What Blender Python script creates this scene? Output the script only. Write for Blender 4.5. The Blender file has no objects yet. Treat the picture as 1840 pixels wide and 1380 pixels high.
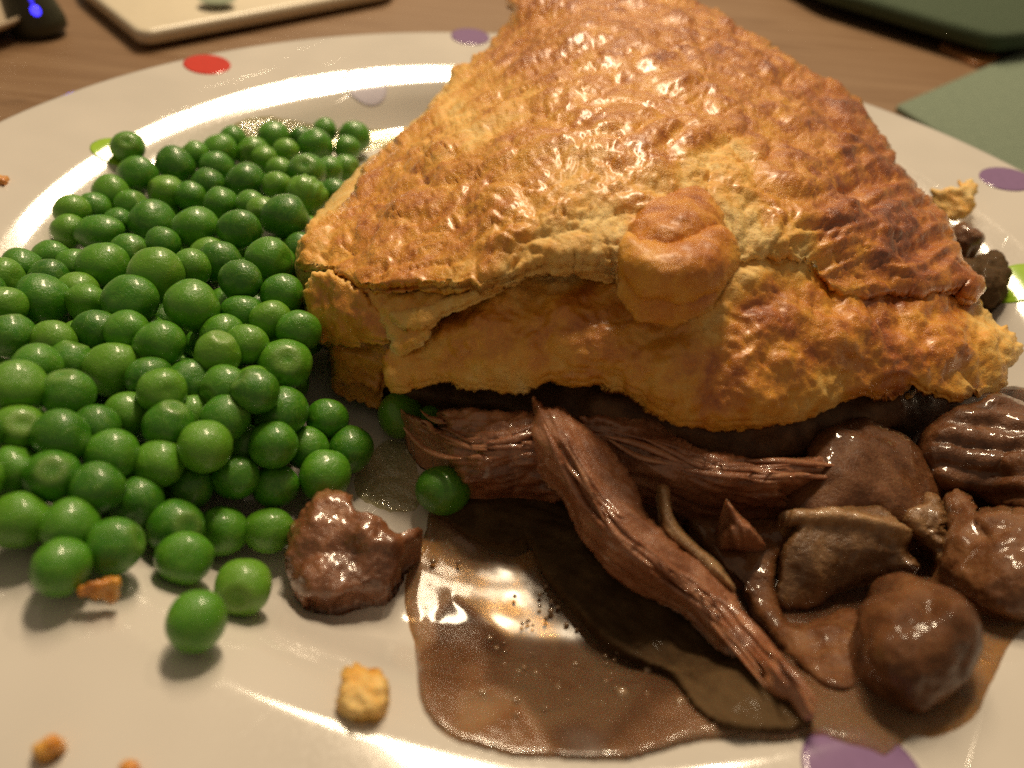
import bpy, math, random, time
import numpy as np
from mathutils import Matrix, Vector
from mathutils.geometry import delaunay_2d_cdt
T0 = time.time()
rng = np.random.default_rng(7); random.seed(7)
sc = bpy.context.scene
C = bpy.context.collection
S = 0.01            # everything below is written in centimetres and brought to metres at the end

# ------------------------------------------------------------------ camera
F_PX, PITCH, ROLL, CAM_H = 1444.0, math.radians(39.4), math.radians(-5.3), 10.0
PCX, PCY = 0.58, 15.56                      # centre of the plate (cm)
cr, sr, cp, sp = math.cos(ROLL), math.sin(ROLL), math.cos(PITCH), math.sin(PITCH)
X = Vector((1, 0, 0)); D = Vector((0, -sp, -cp)); FW = Vector((0, cp, -sp))
right = cr * X + sr * D; up = sr * X - cr * D
cam = bpy.data.cameras.new('camera'); cam_o = bpy.data.objects.new('camera', cam); C.objects.link(cam_o)
M = Matrix((right, up, -FW)).transposed().to_4x4(); M.translation = Vector((0, 0, CAM_H * S)); cam_o.matrix_world = M
cam.sensor_width = 36; cam.lens = F_PX / 1840 * 36; cam.clip_start = 0.005; cam.clip_end = 50
cam.dof.use_dof = True; cam.dof.focus_distance = 0.142; cam.dof.aperture_fstop = 13
sc.camera = cam_o

def ray(px, py):
    x = (np.asarray(px, float) - 920) / F_PX; t = (np.asarray(py, float) - 690) / F_PX
    x, t = cr * x - sr * t, sr * x + cr * t
    return np.stack([x, cp - t * sp, -(sp + t * cp)], -1)
def zplate(r):                              # height of the plate's upper face at radius r
    return np.interp(r, PR, PZ)
PR = np.linspace(0, 14.1, 410)
def _prof(r):
    return np.interp(r, [0, 9.1, 9.5, 9.9, 10.3, 10.7, 11.0, 11.35, 11.6, 12.3, 13.85, 14.2], [0, .02, .13, .45, .80, 1.06, 1.19, 1.33, 1.365, 1.45, 1.63, 1.67])
PZ = _prof(PR)
for _ in range(14): PZ[1:-1] = (PZ[:-2] + PZ[1:-1] * 2 + PZ[2:]) / 4
def un(px, py, z):                          # image point + absolute height -> world
    d = ray(px, py); k = (np.asarray(z, float) - CAM_H) / d[..., 2]
    P = d * k[..., None]; P[..., 2] = z; return P
def unr(px, py, rel):                       # the same with the height measured above the plate
    rel = np.asarray(rel, float); z = rel.copy() if rel.ndim else np.array(float(rel))
    for _ in range(14):
        P = un(px, py, z); r = np.hypot(P[..., 0] - PCX, P[..., 1] - PCY)
        z = z * .5 + (zplate(r) + rel) * .5
    return un(px, py, z)
def depth(P):
    return P[..., 1] * cp - (P[..., 2] - CAM_H) * sp

# ------------------------------------------------------------------ light: warm kitchen lamps, dim warm room
w = bpy.data.worlds.new('World'); sc.world = w; w.use_nodes = True
bg = w.node_tree.nodes['Background']; bg.inputs[0].default_value = (1.0, .77, .51, 1); bg.inputs[1].default_value = .26
def lamp(name, loc, size, power, col, aim=(0.05, .12, 0)):
    l = bpy.data.lights.new(name, 'AREA'); l.shape = 'DISK'; l.size = size; l.energy = power; l.color = col
    o = bpy.data.objects.new(name, l); C.objects.link(o); o.location = loc
    o.rotation_euler = (Vector(loc) - Vector(aim)).to_track_quat('Z', 'Y').to_euler(); return o
def strip(name, a, b, width, power, col):     # long ceiling fitting from a to b
    l = bpy.data.lights.new(name, 'AREA'); l.shape = 'RECTANGLE'; a, b = Vector(a), Vector(b); l.size = (b - a).length; l.size_y = width; l.energy = power; l.color = col
    o = bpy.data.objects.new(name, l); C.objects.link(o); x = (b - a).normalized(); m_ = (a + b) / 2; zz = m_ - Vector((0, .15, 0)); zz = (zz - x * zz.dot(x)).normalized(); y = zz.cross(x)
    Mx = Matrix((x, y, zz)).transposed().to_4x4(); Mx.translation = m_; o.matrix_world = Mx; return o
def mirror_pos(px, py, dist):               # where a lamp stands whose glint is seen at this point of flat gravy
    P = un(px, py, .1); d = ray(px, py); d = d / np.linalg.norm(d); d[2] *= -1
    return tuple((P + d * dist) * S)
for k, (px, py) in enumerate(((935, 1160), (1010, 1160), (995, 1078))):
    lamp('ceiling_spot', mirror_pos(px, py, 95), .035, 1.3, (1, .79, .53))
lamp('ceiling_spot', (.32, .98, .95), .05, 1.7, (1, .79, .53))
strip('kitchen_strip_light', (.10, .64, 1.0), (-.24, 1.38, 1.0), .13, 19.0, (1, .79, .53))
sc.view_settings.view_transform = 'Standard'; sc.view_settings.look = 'None'
sc.view_settings.exposure = -0.25; sc.view_settings.gamma = 1
sc.cycles.max_bounces = 8; sc.cycles.transparent_max_bounces = 16
sc.cycles.use_denoising = False; sc.cycles.sample_clamp_indirect = 5; sc.cycles.caustics_reflective = False; sc.cycles.caustics_refractive = False

# ------------------------------------------------------------------ noise, interpolation
_h = rng.permutation(256); _h = np.concatenate([_h, _h, _h])
_g = rng.normal(size=(256, 3)); _g /= np.linalg.norm(_g, axis=1)[:, None]
def perlin(P):
    P = np.asarray(P, float); i = np.floor(P).astype(int); f = P - i; i &= 255
    u = f * f * f * (f * (f * 6 - 15) + 10); out = 0
    for a in (0, 1):
        for b in (0, 1):
            for c in (0, 1):
                h = _h[_h[_h[i[:, 0] + a] + (i[:, 1] + b) % 256] + (i[:, 2] + c) % 256]
                dot = ((f - np.array([a, b, c])) * _g[h]).sum(1)
                wt = (u[:, 0] if a else 1 - u[:, 0]) * (u[:, 1] if b else 1 - u[:, 1]) * (u[:, 2] if c else 1 - u[:, 2])
                out = out + dot * wt
    return out * 1.6
def fbm(P, o=3):
    s = 0; a = 1
    for k in range(o): s = s + a * perlin(P * 2 ** k + 17.3 * k); a *= .5
    return s
def tps(ctrl, smooth=.02):                  # thin plate spline through (x, y, v)
    c = np.array(ctrl, float); q = c[:, :2] / 200; n = len(q)
    U = lambda r2: np.where(r2 > 1e-12, r2 * np.log(r2 + 1e-12), 0)
    K = U(((q[:, None] - q[None]) ** 2).sum(-1)) + smooth * np.eye(n); Pm = np.c_[np.ones(n), q]
    A = np.block([[K, Pm], [Pm.T, np.zeros((3, 3))]]); s = np.linalg.lstsq(A, np.r_[c[:, 2], 0, 0, 0], rcond=None)[0]
    lo, hi = c[:, 2].min() - .3, c[:, 2].max() + .3
    def f(x, y):
        v = np.stack([x, y], -1) / 200; out = np.zeros(len(v))
        for k in range(0, len(v), 20000):
            b = v[k:k + 20000]
            out[k:k + 20000] = U(((b[:, None] - q[None]) ** 2).sum(-1)) @ s[:n] + np.c_[np.ones(len(b)), b] @ s[n:]
        return np.clip(out, lo, hi)
    return f
def field(ctrl, sig):                       # soft blend of the nearest values
    c = np.array(ctrl, float)
    def f(x, y):
        out = np.zeros(len(x))
        for k in range(0, len(x), 20000):
            d2 = (x[k:k + 20000, None] - c[:, 0]) ** 2 + (y[k:k + 20000, None] - c[:, 1]) ** 2
            wt = np.exp(-(d2 - d2.min(1)[:, None]) / (2 * sig * sig)); out[k:k + 20000] = (wt * c[:, 2]).sum(1) / wt.sum(1)
        return out
    return f
def catmull(pts, step, closed=True, curved=True):
    p = np.array(pts, float); n = len(p); out = []
    for i in range(n if closed else n - 1):
        if closed: a, b, c, d = p[i - 1], p[i], p[(i + 1) % n], p[(i + 2) % n]
        else: a, b, c, d = p[max(i - 1, 0)], p[i], p[i + 1], p[min(i + 2, n - 1)]
        m = max(1, int(round(np.linalg.norm(c - b) / step)))
        for k in range(m):
            t = k / m
            out.append(.5 * ((2 * b) + (c - a) * t + (2 * a - 5 * b + 4 * c - d) * t * t + (3 * b - a - 3 * c + d) * t ** 3) if curved else b + (c - b) * t)
    if not closed: out.append(p[-1])
    return np.array(out)
def seg_dist(x, y, poly, closed=True):      # distance, signed side, arc position
    q = np.asarray(poly, float); r = np.roll(q, -1, 0) if closed else q[1:]
    q = q if closed else q[:-1]
    L = np.hypot(*(r - q).T); acc = np.r_[0, np.cumsum(L)[:-1]]
    best = np.full(len(x), 1e9); side = np.zeros(len(x)); arc = np.zeros(len(x))
    for (ax, ay), (bx, by), l, s0 in zip(q, r, L, acc):
        dx, dy = bx - ax, by - ay
        if l < 1e-9: continue
        t = np.clip(((x - ax) * dx + (y - ay) * dy) / (l * l), 0, 1)
        d = np.hypot(x - ax - t * dx, y - ay - t * dy); m = d < best
        best[m] = d[m]; side[m] = np.sign(dx * (y - ay) - dy * (x - ax))[m]; arc[m] = (s0 + t * l)[m]
    return best, side, arc
def inside(x, y, poly):
    q = np.asarray(poly); r = np.roll(q, -1, 0); c = np.zeros(len(x), bool)
    for (ax, ay), (bx, by) in zip(q, r):
        if ay == by: continue
        c ^= ((ay > y) != (by > y)) & (x < (bx - ax) * (y - ay) / (by - ay) + ax)
    return c
def ledge(x, y, poly, fall=40, h=1.0, soft=2.5, ends=25):   # one torn layer lying over the next: positive on the line's left
    p = catmull(poly, 12, False); d, s, a = seg_dist(x, y, p, False); L = np.hypot(*np.diff(p, axis=0).T).sum()
    e = np.clip(np.minimum(a, L - a) / ends, 0, 1)
    return h * e * (1 / (1 + np.exp(np.clip(s * d / soft, -40, 40)))) * np.exp(-d / fall)

# ------------------------------------------------------------------ objects
def link(name, me, mat=None, parent=None):
    o = bpy.data.objects.new(name, me); C.objects.link(o)
    if mat is not None and me is not None and not me.materials: me.materials.append(mat)
    if parent is not None: o.parent = parent
    return o
def tag(o, label=None, cat=None, group=None, kind=None):
    for k, v in (('label', label), ('category', cat), ('group', group), ('kind', kind)):
        if v: o[k] = v
    return o
def empty(name, loc=(0, 0, 0)):
    o = bpy.data.objects.new(name, None); C.objects.link(o); o.location = loc; o.empty_display_size = .02; return o
def mesh(name, V, Fs, attrs=None, smooth=True):
    me = bpy.data.meshes.new(name); me.from_pydata(np.asarray(V).tolist(), [], [list(map(int, f)) for f in Fs]); me.update()
    if smooth: me.shade_smooth()
    for k, v in (attrs or {}).items():
        a = me.attributes.new(k, 'FLOAT', 'POINT'); a.data.foreach_set('value', np.asarray(v, np.float32))
    return me
def normals(V, Fs):
    n = np.zeros_like(V); t = np.asarray(Fs); c = np.cross(V[t[:, 1]] - V[t[:, 0]], V[t[:, 2]] - V[t[:, 0]])
    for k in range(3): np.add.at(n, t[:, k], c)
    return n / (np.linalg.norm(n, axis=1)[:, None] + 1e-12)

def patch(name, outline, z, mat, parent=None, step=6, jag=0, jags=14, curved=True, rw=14, rh=.12, disp=None, attr=None,
          under=('off', .2), rel=True, spine=None, seed=0, origin=None, autoz=None):
    """A body whose upper face is outlined in the photograph and given its height by z; under closes it below."""
    ol = catmull(outline, step * .8, True, curved)
    if jag:
        t = np.roll(ol, -1, 0) - np.roll(ol, 1, 0); t /= np.linalg.norm(t, axis=1)[:, None] + 1e-9
        q = np.c_[ol / jags, np.full(len(ol), seed + .5)]
        ol = ol + np.c_[t[:, 1], -t[:, 0]] * (jag * fbm(q, 3))[:, None]
    x0, y0 = ol.min(0); x1, y1 = ol.max(0)
    gx, gy = np.meshgrid(np.arange(x0, x1, step), np.arange(y0, y1, step * .87)); gx[1::2] += step / 2
    gx, gy = gx.ravel(), gy.ravel(); m = inside(gx, gy, ol); gx, gy = gx[m], gy[m]
    dd = seg_dist(gx, gy, ol)[0]; m = dd > step * .55; gx, gy, dd = gx[m], gy[m], dd[m]
    gx = gx + rng.uniform(-.15, .15, len(gx)) * step; gy = gy + rng.uniform(-.15, .15, len(gy)) * step
    pts = np.r_[ol, np.c_[gx, gy]]; n0 = len(ol)
    r = delaunay_2d_cdt([Vector(p) for p in pts.tolist()], [], [list(range(n0))], 1, 1e-6)
    V2 = np.array([(v.x, v.y) for v in r[0]]); T = np.array([f for f in r[2] if len(f) == 3])
    x, y = V2.T; d = seg_dist(x, y, ol)[0]; d[d < 1e-3] = 0
    if callable(z): zz = z(x, y)
    elif np.isscalar(z): zz = np.full(len(x), float(z))
    else: zz = tps(z)(x, y)
    q = np.clip(d / rw, 0, 1); zz = zz - (np.minimum(rh, np.maximum(zz * .85, 0)) if rel else rh) * (1 - np.sqrt(1 - (1 - q) ** 2))
    if rel: zz = np.maximum(zz, .004)
    P = (unr if rel else un)(x, y, zz)
    a, b, c = P[T[0]]; e = V2[T]
    area = (e[:, 1, 0] - e[:, 0, 0]) * (e[:, 2, 1] - e[:, 0, 1]) - (e[:, 1, 1] - e[:, 0, 1]) * (e[:, 2, 0] - e[:, 0, 0])
    T = np.where((area > 0)[:, None], T[:, ::-1], T)
    N = normals(P, T); flip = (N * ray(x, y)).sum(1).mean() > 0
    if flip: T = T[:, ::-1]; N = -N
    if spine is not None:
        sp_ = catmull(spine, 14, False); ds, ss, sa = seg_dist(x, y, sp_, False); SD, SA = ds * ss, sa
    else: SD, SA = x * 0, x * 0
    if disp is not None: P = P + N * disp(P, x, y, d, SD, SA)[:, None]
    if rel:
        rr = np.hypot(P[:, 0] - PCX, P[:, 1] - PCY); P[:, 2] = np.maximum(P[:, 2], zplate(rr) + .003)
    n = len(P); ed = {}
    for t in T:
        for k in range(3): ed[(t[k], t[(k + 1) % 3])] = 1
    border = [(i, j) for (i, j) in ed if (j, i) not in ed]
    rr = np.hypot(P[:, 0] - PCX, P[:, 1] - PCY); floor = zplate(rr) + .002
    if under[0] == 'off':
        cen = P.mean(0); B = P.copy(); B[:, 2] -= under[1] * np.clip(.35 + d / rw, .35, 1); B[:, :2] += (cen[:2] - P[:, :2]) * .004
        B[:, 2] = np.maximum(B[:, 2], np.minimum(floor, P[:, 2] - .001))
    else:
        B = P.copy(); B[:, 2] = np.minimum(floor, P[:, 2] - .001)
        if len(under) > 1:                  # the body draws in towards its foot
            cen = P.mean(0); B[:, :2] += (cen[:2] - B[:, :2]) * under[1]
    Fs = T.tolist() + (T[:, ::-1] + n).tolist() + [(j, i, i + n, j + n) for i, j in border]
    at = {k: np.tile(np.asarray(v), 2) for k, v in (attr(P[:n], x, y, d, SD, SA) if attr else {}).items()}
    at['fs'] = np.tile(SA / 100, 2); at['fd'] = np.tile(SD / 100, 2)
    AV = np.r_[P, B]
    if parent is None and origin is None:
        origin = np.array([P[:, 0].mean(), P[:, 1].mean(), B[:, 2].min()])
    o_ = np.zeros(3) if origin is None else np.array(origin); AV = AV - o_
    o = link(name, mesh(name, AV, Fs, at), mat, parent); o.location = o_ if parent is None else (0, 0, 0)
    return o

def dome(outline, h, pw=2.0):               # height over the plate of a lump with half height h, seen along the local line of sight
    ol = catmull(outline, 6); c = ol.mean(0); th0 = np.arctan2(ol[:, 1] - c[1], ol[:, 0] - c[0]); rr0 = np.hypot(*(ol - c).T)
    o_ = np.argsort(th0); th0, rr0 = th0[o_], rr0[o_]; th0 = np.r_[th0 - 2 * math.pi, th0, th0 + 2 * math.pi]; rr0 = np.tile(rr0, 3)
    d = ray(*c); e = math.asin(-d[2] / np.linalg.norm(d))
    def f(x, y):
        th = np.arctan2(y - c[1], x - c[0]); rd = np.hypot(x - c[0], y - c[1]); R1 = np.interp(th, th0, rr0); w1 = np.clip(rd / R1, 0, 1) ** 3; R_ = R1 * w1 + (rr0.mean() * .5 + R1 * .5) * (1 - w1); u = np.clip(rd / R_, 0, .999)
        vy = u * np.sin(th)
        return h * (1 - vy * math.cos(e) + (1 - u ** pw) ** (1 / pw) * math.sin(e))
    return f

# ------------------------------------------------------------------ materials
class NB:
    def __init__(s, name):
        s.m = bpy.data.materials.new(name); s.m.use_nodes = True; s.t = s.m.node_tree; s.n = s.t.nodes
        s.b = s.n['Principled BSDF']; s.out = s.n['Material Output']
        co = s.n.new('ShaderNodeTexCoord'); v = s.n.new('ShaderNodeVectorMath'); v.operation = 'SCALE'; v.inputs[3].default_value = 100
        s.t.links.new(co.outputs['Object'], v.inputs[0]); s.co = v.outputs[0]
    def L(s, a, b): s.t.links.new(a, b)
    def set(s, **k):
        for a, v in k.items():
            i = s.b.inputs[a.replace('_', ' ')]
            if hasattr(v, 'is_linked'): s.L(v, i)
            else: i.default_value = (*v, 1) if isinstance(v, tuple) and len(v) == 3 and i.type == 'RGBA' else v
    def noise(s, scale, detail=3, rough=.5, vec=None, dist=0):
        n = s.n.new('ShaderNodeTexNoise'); n.inputs['Scale'].default_value = scale; n.inputs['Detail'].default_value = detail
        n.inputs['Roughness'].default_value = rough; n.inputs['Distortion'].default_value = dist; s.L(vec or s.co, n.inputs['Vector']); return n.outputs[0]
    def attr(s, name):
        n = s.n.new('ShaderNodeAttribute'); n.attribute_name = name; return n.outputs['Fac']
    def math(s, op, a, b=0, clamp=False):
        n = s.n.new('ShaderNodeMath'); n.operation = op; n.use_clamp = clamp
        for k, v in enumerate((a, b)):
            if hasattr(v, 'is_linked'): s.L(v, n.inputs[k])
            else: n.inputs[k].default_value = v
        return n.outputs[0]
    def rng_(s, v, a, b, c, d):
        n = s.n.new('ShaderNodeMapRange'); s.L(v, n.inputs[0])
        for k, q in enumerate((a, b, c, d)): n.inputs[k + 1].default_value = q
        return n.outputs[0]
    def ramp(s, v, stops):
        n = s.n.new('ShaderNodeValToRGB'); e = n.color_ramp.elements; s.L(v, n.inputs[0])
        while len(e) < len(stops): e.new(.5)
        for k, (p, c) in enumerate(stops): e[k].position = p; e[k].color = (*c, 1)
        return n.outputs[0]
    def mix(s, f, a, b):
        n = s.n.new('ShaderNodeMix'); n.data_type = 'RGBA'
        for i, v in ((n.inputs[0], f), (n.inputs[6], a), (n.inputs[7], b)):
            if hasattr(v, 'is_linked'): s.L(v, i)
            else: i.default_value = (*v, 1) if isinstance(v, tuple) else v
        return n.outputs[2]
    def bump(s, h, dist, strength=1, prev=None):
        n = s.n.new('ShaderNodeBump'); n.inputs['Distance'].default_value = dist * S; n.inputs['Strength'].default_value = strength
        s.L(h, n.inputs['Height'])
        if prev: s.L(prev, n.inputs['Normal'])
        s.L(n.outputs[0], s.b.inputs['Normal']); return n.outputs[0]
    def vec(s, x, y, z=0):
        n = s.n.new('ShaderNodeCombineXYZ')
        for k, v in enumerate((x, y, z)):
            if hasattr(v, 'is_linked'): s.L(v, n.inputs[k])
            else: n.inputs[k].default_value = v
        return n.outputs[0]

def m_plate():
    b = NB('glazed_earthenware'); n = b.noise(.35, 2); sp_ = b.noise(16, 2)
    c = b.mix(b.rng_(n, .35, .65, 0, 1), (.63, .59, .54), (.57, .535, .49))
    b.set(Base_Color=c, Roughness=b.rng_(sp_, .4, .7, .10, .17), Coat_Weight=.5, Coat_Roughness=.04)
    # knife scratches: long thin streaks in the glaze
    v = b.n.new('ShaderNodeVectorMath'); v.operation = 'MULTIPLY'; v.inputs[1].default_value = (9, .35, 1)
    ro = b.n.new('ShaderNodeVectorRotate'); ro.inputs['Angle'].default_value = .6; b.L(b.co, ro.inputs['Vector']); b.L(ro.outputs[0], v.inputs[0])
    s1 = b.noise(1, 1, vec=v.outputs[0]); b.bump(b.rng_(s1, .70, .76, 0, 1), .004, .5); return b.m
def m_dot(name, col):
    b = NB(name); n = b.noise(6, 3); b.set(Base_Color=b.mix(b.rng_(n, .3, .7, 0, .25), col, tuple(min(1, c * 1.35) for c in col)), Roughness=.16, Coat_Weight=.5, Coat_Roughness=.05); return b.m
def m_wood():
    b = NB('wood_tabletop'); v = b.n.new('ShaderNodeVectorMath'); v.operation = 'MULTIPLY'; v.inputs[1].default_value = (.12, 2.2, 1); b.L(b.co, v.inputs[0])
    g = b.noise(1, 6, .6, v.outputs[0], 1.2); f = b.noise(7, 3)
    c = b.ramp(b.math('ADD', b.math('MULTIPLY', g, .8), b.math('MULTIPLY', f, .2)), [(.25, (.13, .068, .030)), (.5, (.19, .108, .052)), (.75, (.235, .145, .075))])
    b.set(Base_Color=c, Roughness=b.rng_(g, .3, .7, .4, .55)); b.bump(g, .02, .4); return b.m
def m_pastry(name='baked_pastry', tint=0.0, gloss=1.0):
    b = NB(name); br = b.attr('brown'); n1 = b.noise(2.2, 4, .6, dist=.6); n2 = b.noise(11, 4, .65); n3 = b.noise(45, 3)
    v = b.math('ADD', br, b.math('MULTIPLY', b.math('SUBTRACT', n1, .5), .7))
    v = b.math('ADD', v, b.math('MULTIPLY', b.math('SUBTRACT', n2, .5), .35))
    v = b.math('ADD', v, tint, True)
    c = b.ramp(v, [(0, (.84, .60, .24)), (.2, (.78, .46, .115)), (.42, (.74, .34, .034)), (.62, (.62, .225, .016)), (.82, (.40, .105, .009)), (1, (.20, .042, .006))])
    gl = b.rng_(br, .12, .42, .62, .30)
    b.set(Base_Color=c, Roughness=b.math('ADD', gl, b.math('MULTIPLY', b.math('SUBTRACT', n2, .5), .5)), Subsurface_Weight=.12, Subsurface_Scale=.0015,
          Coat_Weight=b.rng_(b.math('ADD', br, b.math('MULTIPLY', b.math('SUBTRACT', n1, .5), .8)), .2, .5, 0, .75 * gloss), Coat_Roughness=.27)
    b.b.inputs['Subsurface Radius'].default_value = (1, .5, .2)
    n4 = b.noise(26, 4, .7, dist=1.0); p = b.bump(n1, .07, .5); p = b.bump(n2, .035, .7, p); p = b.bump(n4, .016, .8, p)
    vo = b.n.new('ShaderNodeTexVoronoi'); vo.feature = 'DISTANCE_TO_EDGE'; vo.inputs['Scale'].default_value = 7; b.L(b.co, vo.inputs['Vector'])
    p = b.bump(b.rng_(vo.outputs['Distance'], 0, .10, 0, 1), .008, .2, p); b.bump(n3, .010, .6, p); return b.m
def m_meat(name, cols, rough=.34, fib=1.0, coat=.6, sub=.15, spec=.5):
    b = NB(name); fv = b.vec(b.math('MULTIPLY', b.attr('fs'), 1.6), b.math('MULTIPLY', b.attr('fd'), 22))
    f = b.noise(1, 4, .6, fv, .4); n = b.noise(2.3, 4, .6); n2 = b.noise(14, 3, .6); n3 = b.noise(50, 2)
    v = b.math('ADD', b.math('MULTIPLY', f, .40 * fib), b.math('MULTIPLY', n, 1 - .4 * fib))
    v = b.math('ADD', v, b.math('MULTIPLY', b.math('SUBTRACT', n2, .5), .3)); v = b.math('ADD', v, b.attr('tone'))
    b.set(Base_Color=b.ramp(v, [(.25, cols[0]), (.5, cols[1]), (.75, cols[2])]), Roughness=b.rng_(n2, .3, .7, rough - .1, rough + .16),
          Coat_Weight=b.rng_(n, .35, .6, coat * .5, min(1, coat * 1.3)), Coat_Roughness=.07, Subsurface_Weight=sub, Subsurface_Scale=.0015, Specular_IOR_Level=spec)
    p = b.bump(f, .04 * fib + .001, .6); p = b.bump(n2, .035, .6, p); b.bump(n3, .014, .8, p); return b.m
def m_pea():
    b = NB('pea_skin'); oi = b.n.new('ShaderNodeObjectInfo'); r = oi.outputs['Random']; n = b.noise(3.5, 4, .65, dist=.8); n2 = b.noise(30, 3)
    c = b.ramp(r, [(0, (.030, .150, .005)), (.35, (.048, .210, .007)), (.7, (.075, .260, .010)), (1, (.125, .310, .018))])
    c = b.mix(b.rng_(n, .40, .72, 0, .45), c, (.17, .33, .035))
    c = b.mix(b.math('MULTIPLY', b.attr('scar'), .28), c, (.27, .33, .10))
    b.set(Base_Color=c, Roughness=b.rng_(n2, .3, .7, .24, .40), Subsurface_Weight=.25, Subsurface_Scale=.0022, Specular_IOR_Level=.4, Coat_Weight=.35, Coat_Roughness=.13)
    b.b.inputs['Subsurface Radius'].default_value = (.5, 1, .2); n5 = b.noise(9, 4, .6, dist=1.5); p = b.bump(n, .03, .5); p = b.bump(n5, .014, .6, p); b.bump(n2, .006, .6, p); return b.m
def m_gravy():
    b = NB('gravy_film'); th = b.attr('thick'); n = b.noise(1.6, 4, .6, dist=.8); n2 = b.noise(9, 4, .65, dist=.5); n3 = b.noise(24, 4, .7)
    t = b.math('ADD', b.math('ADD', th, .02), b.math('MULTIPLY', b.math('SUBTRACT', n, .5), .7)); t = b.math('ADD', t, b.math('MULTIPLY', b.math('SUBTRACT', n2, .5), .28), True)
    c = b.ramp(t, [(0, (.58, .43, .30)), (.25, (.38, .225, .125)), (.5, (.21, .100, .046)), (1, (.080, .032, .012))])
    b.set(Base_Color=c, Roughness=b.rng_(b.attr('froth'), 0, 1, .16, .34), Coat_Weight=1.0, Coat_Roughness=b.rng_(b.attr('froth'), 0, 1, .05, .25), Subsurface_Weight=.25, Subsurface_Scale=.002)
    p = b.bump(n, .05, .45); p = b.bump(n2, .03, .5, p)
    n4 = b.n.new('ShaderNodeMath'); n4.operation = 'MULTIPLY'; b.L(n3, n4.inputs[0]); b.L(b.attr('froth'), n4.inputs[1]); b.bump(n4.outputs[0], .16, 1.0, p)
    tr = b.n.new('ShaderNodeBsdfTransparent'); tr.inputs[0].default_value = (.86, .72, .52, 1); mx = b.n.new('ShaderNodeMixShader')
    b.L(b.rng_(t, .0, .48, .85, 0), mx.inputs[0]); b.L(b.b.outputs[0], mx.inputs[1]); b.L(tr.outputs[0], mx.inputs[2]); b.L(mx.outputs[0], b.out.inputs[0]); return b.m
def m_water():
    b = NB('pea_water'); n = b.noise(5, 3, .6); b.set(Base_Color=(.9, .92, .75), Roughness=.06, Transmission_Weight=1.0, IOR=1.33); b.bump(n, .10, .8)
    tr = b.n.new('ShaderNodeBsdfTransparent'); mx = b.n.new('ShaderNodeMixShader'); tr.inputs[0].default_value = (.97, .96, .86, 1); mx.inputs[0].default_value = .6
    gl = b.n.new('ShaderNodeBsdfGlossy'); gl.inputs[1].default_value = .08 if False else .08
    b.L(b.b.inputs['Normal'].links[0].from_socket, gl.inputs['Normal']); mx.inputs[0].default_value = .12
    b.L(tr.outputs[0], mx.inputs[1]); b.L(gl.outputs[0], mx.inputs[2]); b.L(mx.outputs[0], b.out.inputs[0]); return b.m
def m_plain(name, col, rough=.6, bumpd=.02, scale=8, var=.25, coat=0, emit=None):
    b = NB(name); n = b.noise(scale, 4, .6); n2 = b.noise(scale * .15, 3)
    b.set(Base_Color=b.mix(b.rng_(b.math('ADD', b.math('MULTIPLY', n, .5), b.math('MULTIPLY', n2, .5)), .35, .65, 0, 1), tuple(c * (1 - var) for c in col), tuple(c * (1 + var * .6) for c in col)), Roughness=rough, Coat_Weight=coat)
    if emit: b.set(Emission_Color=emit[0], Emission_Strength=emit[1])
    b.bump(n, bumpd, .5); return b.m
def m_cloth(name, a, c_):
    b = NB(name); w1 = b.n.new('ShaderNodeTexWave'); w1.inputs['Scale'].default_value = 6; w2 = b.n.new('ShaderNodeTexWave'); w2.bands_direction = 'Y'; w2.inputs['Scale'].default_value = 6
    for q in (w1, w2): b.L(b.co, q.inputs['Vector']); q.inputs['Distortion'].default_value = 1.5
    n = b.noise(3, 4); wv = b.math('MULTIPLY', w1.outputs['Fac'], w2.outputs['Fac'])
    b.set(Base_Color=b.mix(b.math('ADD', b.math('MULTIPLY', n, .7), b.math('MULTIPLY', wv, .3)), a, c_), Roughness=.9); b.bump(wv, .03, .7); return b.m

MP = m_plate(); MW = m_wood(); MCR = m_pastry('baked_pastry', .03); MCF = m_pastry('steamed_front_pastry', .05, .9); MPALE = m_pastry('pale_pastry', -.10, .4)
MORN = m_pastry('ornament_pastry', .05, .35)
MT = m_meat('braised_meat', [(.15, .048, .018), (.30, .112, .047), (.47, .215, .105)], .30, .6, .85)
MTC = m_meat('braised_lump', [(.12, .042, .016), (.24, .092, .038), (.37, .17, .078)], .30, .12, .9)
MMU = m_meat('stewed_mushroom', [(.060, .022, .008), (.145, .056, .020), (.25, .115, .045)], .36, .3, .7, .15, .2)
MDK = m_meat('dark_mushroom_slice', [(.030, .015, .006), (.055, .030, .012), (.095, .056, .024)], .65, .2, .03, .1, .10)
MPA = m_meat('pale_mushroom_flesh', [(.12, .056, .020), (.25, .130, .050), (.42, .25, .11)], .34, .15, .6)
MBT = m_meat('button_mushroom_skin', [(.050, .020, .008), (.115, .046, .018), (.20, .088, .034)], .36, .1, .4, .15, .1)
MFI = m_meat('dark_filling', [(.045, .018, .008), (.11, .050, .021), (.19, .095, .042)], .5, .3, .08, .15, .2)
MPEA = m_pea(); MG = m_gravy(); MWA = m_water()

# ------------------------------------------------------------------ table and plate
TZ = -.85
tb = mesh('tabletop', [(-70, -45, TZ), (75, -45, TZ), (75, 110, TZ), (-70, 110, TZ), (-70, -45, TZ - 3), (75, -45, TZ - 3), (75, 110, TZ - 3), (-70, 110, TZ - 3)],
          [(0, 1, 2, 3), (7, 6, 5, 4), (0, 4, 5, 1), (1, 5, 6, 2), (2, 6, 7, 3), (3, 7, 4, 0)], smooth=False)
tag(link('tabletop', tb, MW), 'warm brown wooden tabletop under the dinner plate', None, None, 'structure')

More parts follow.
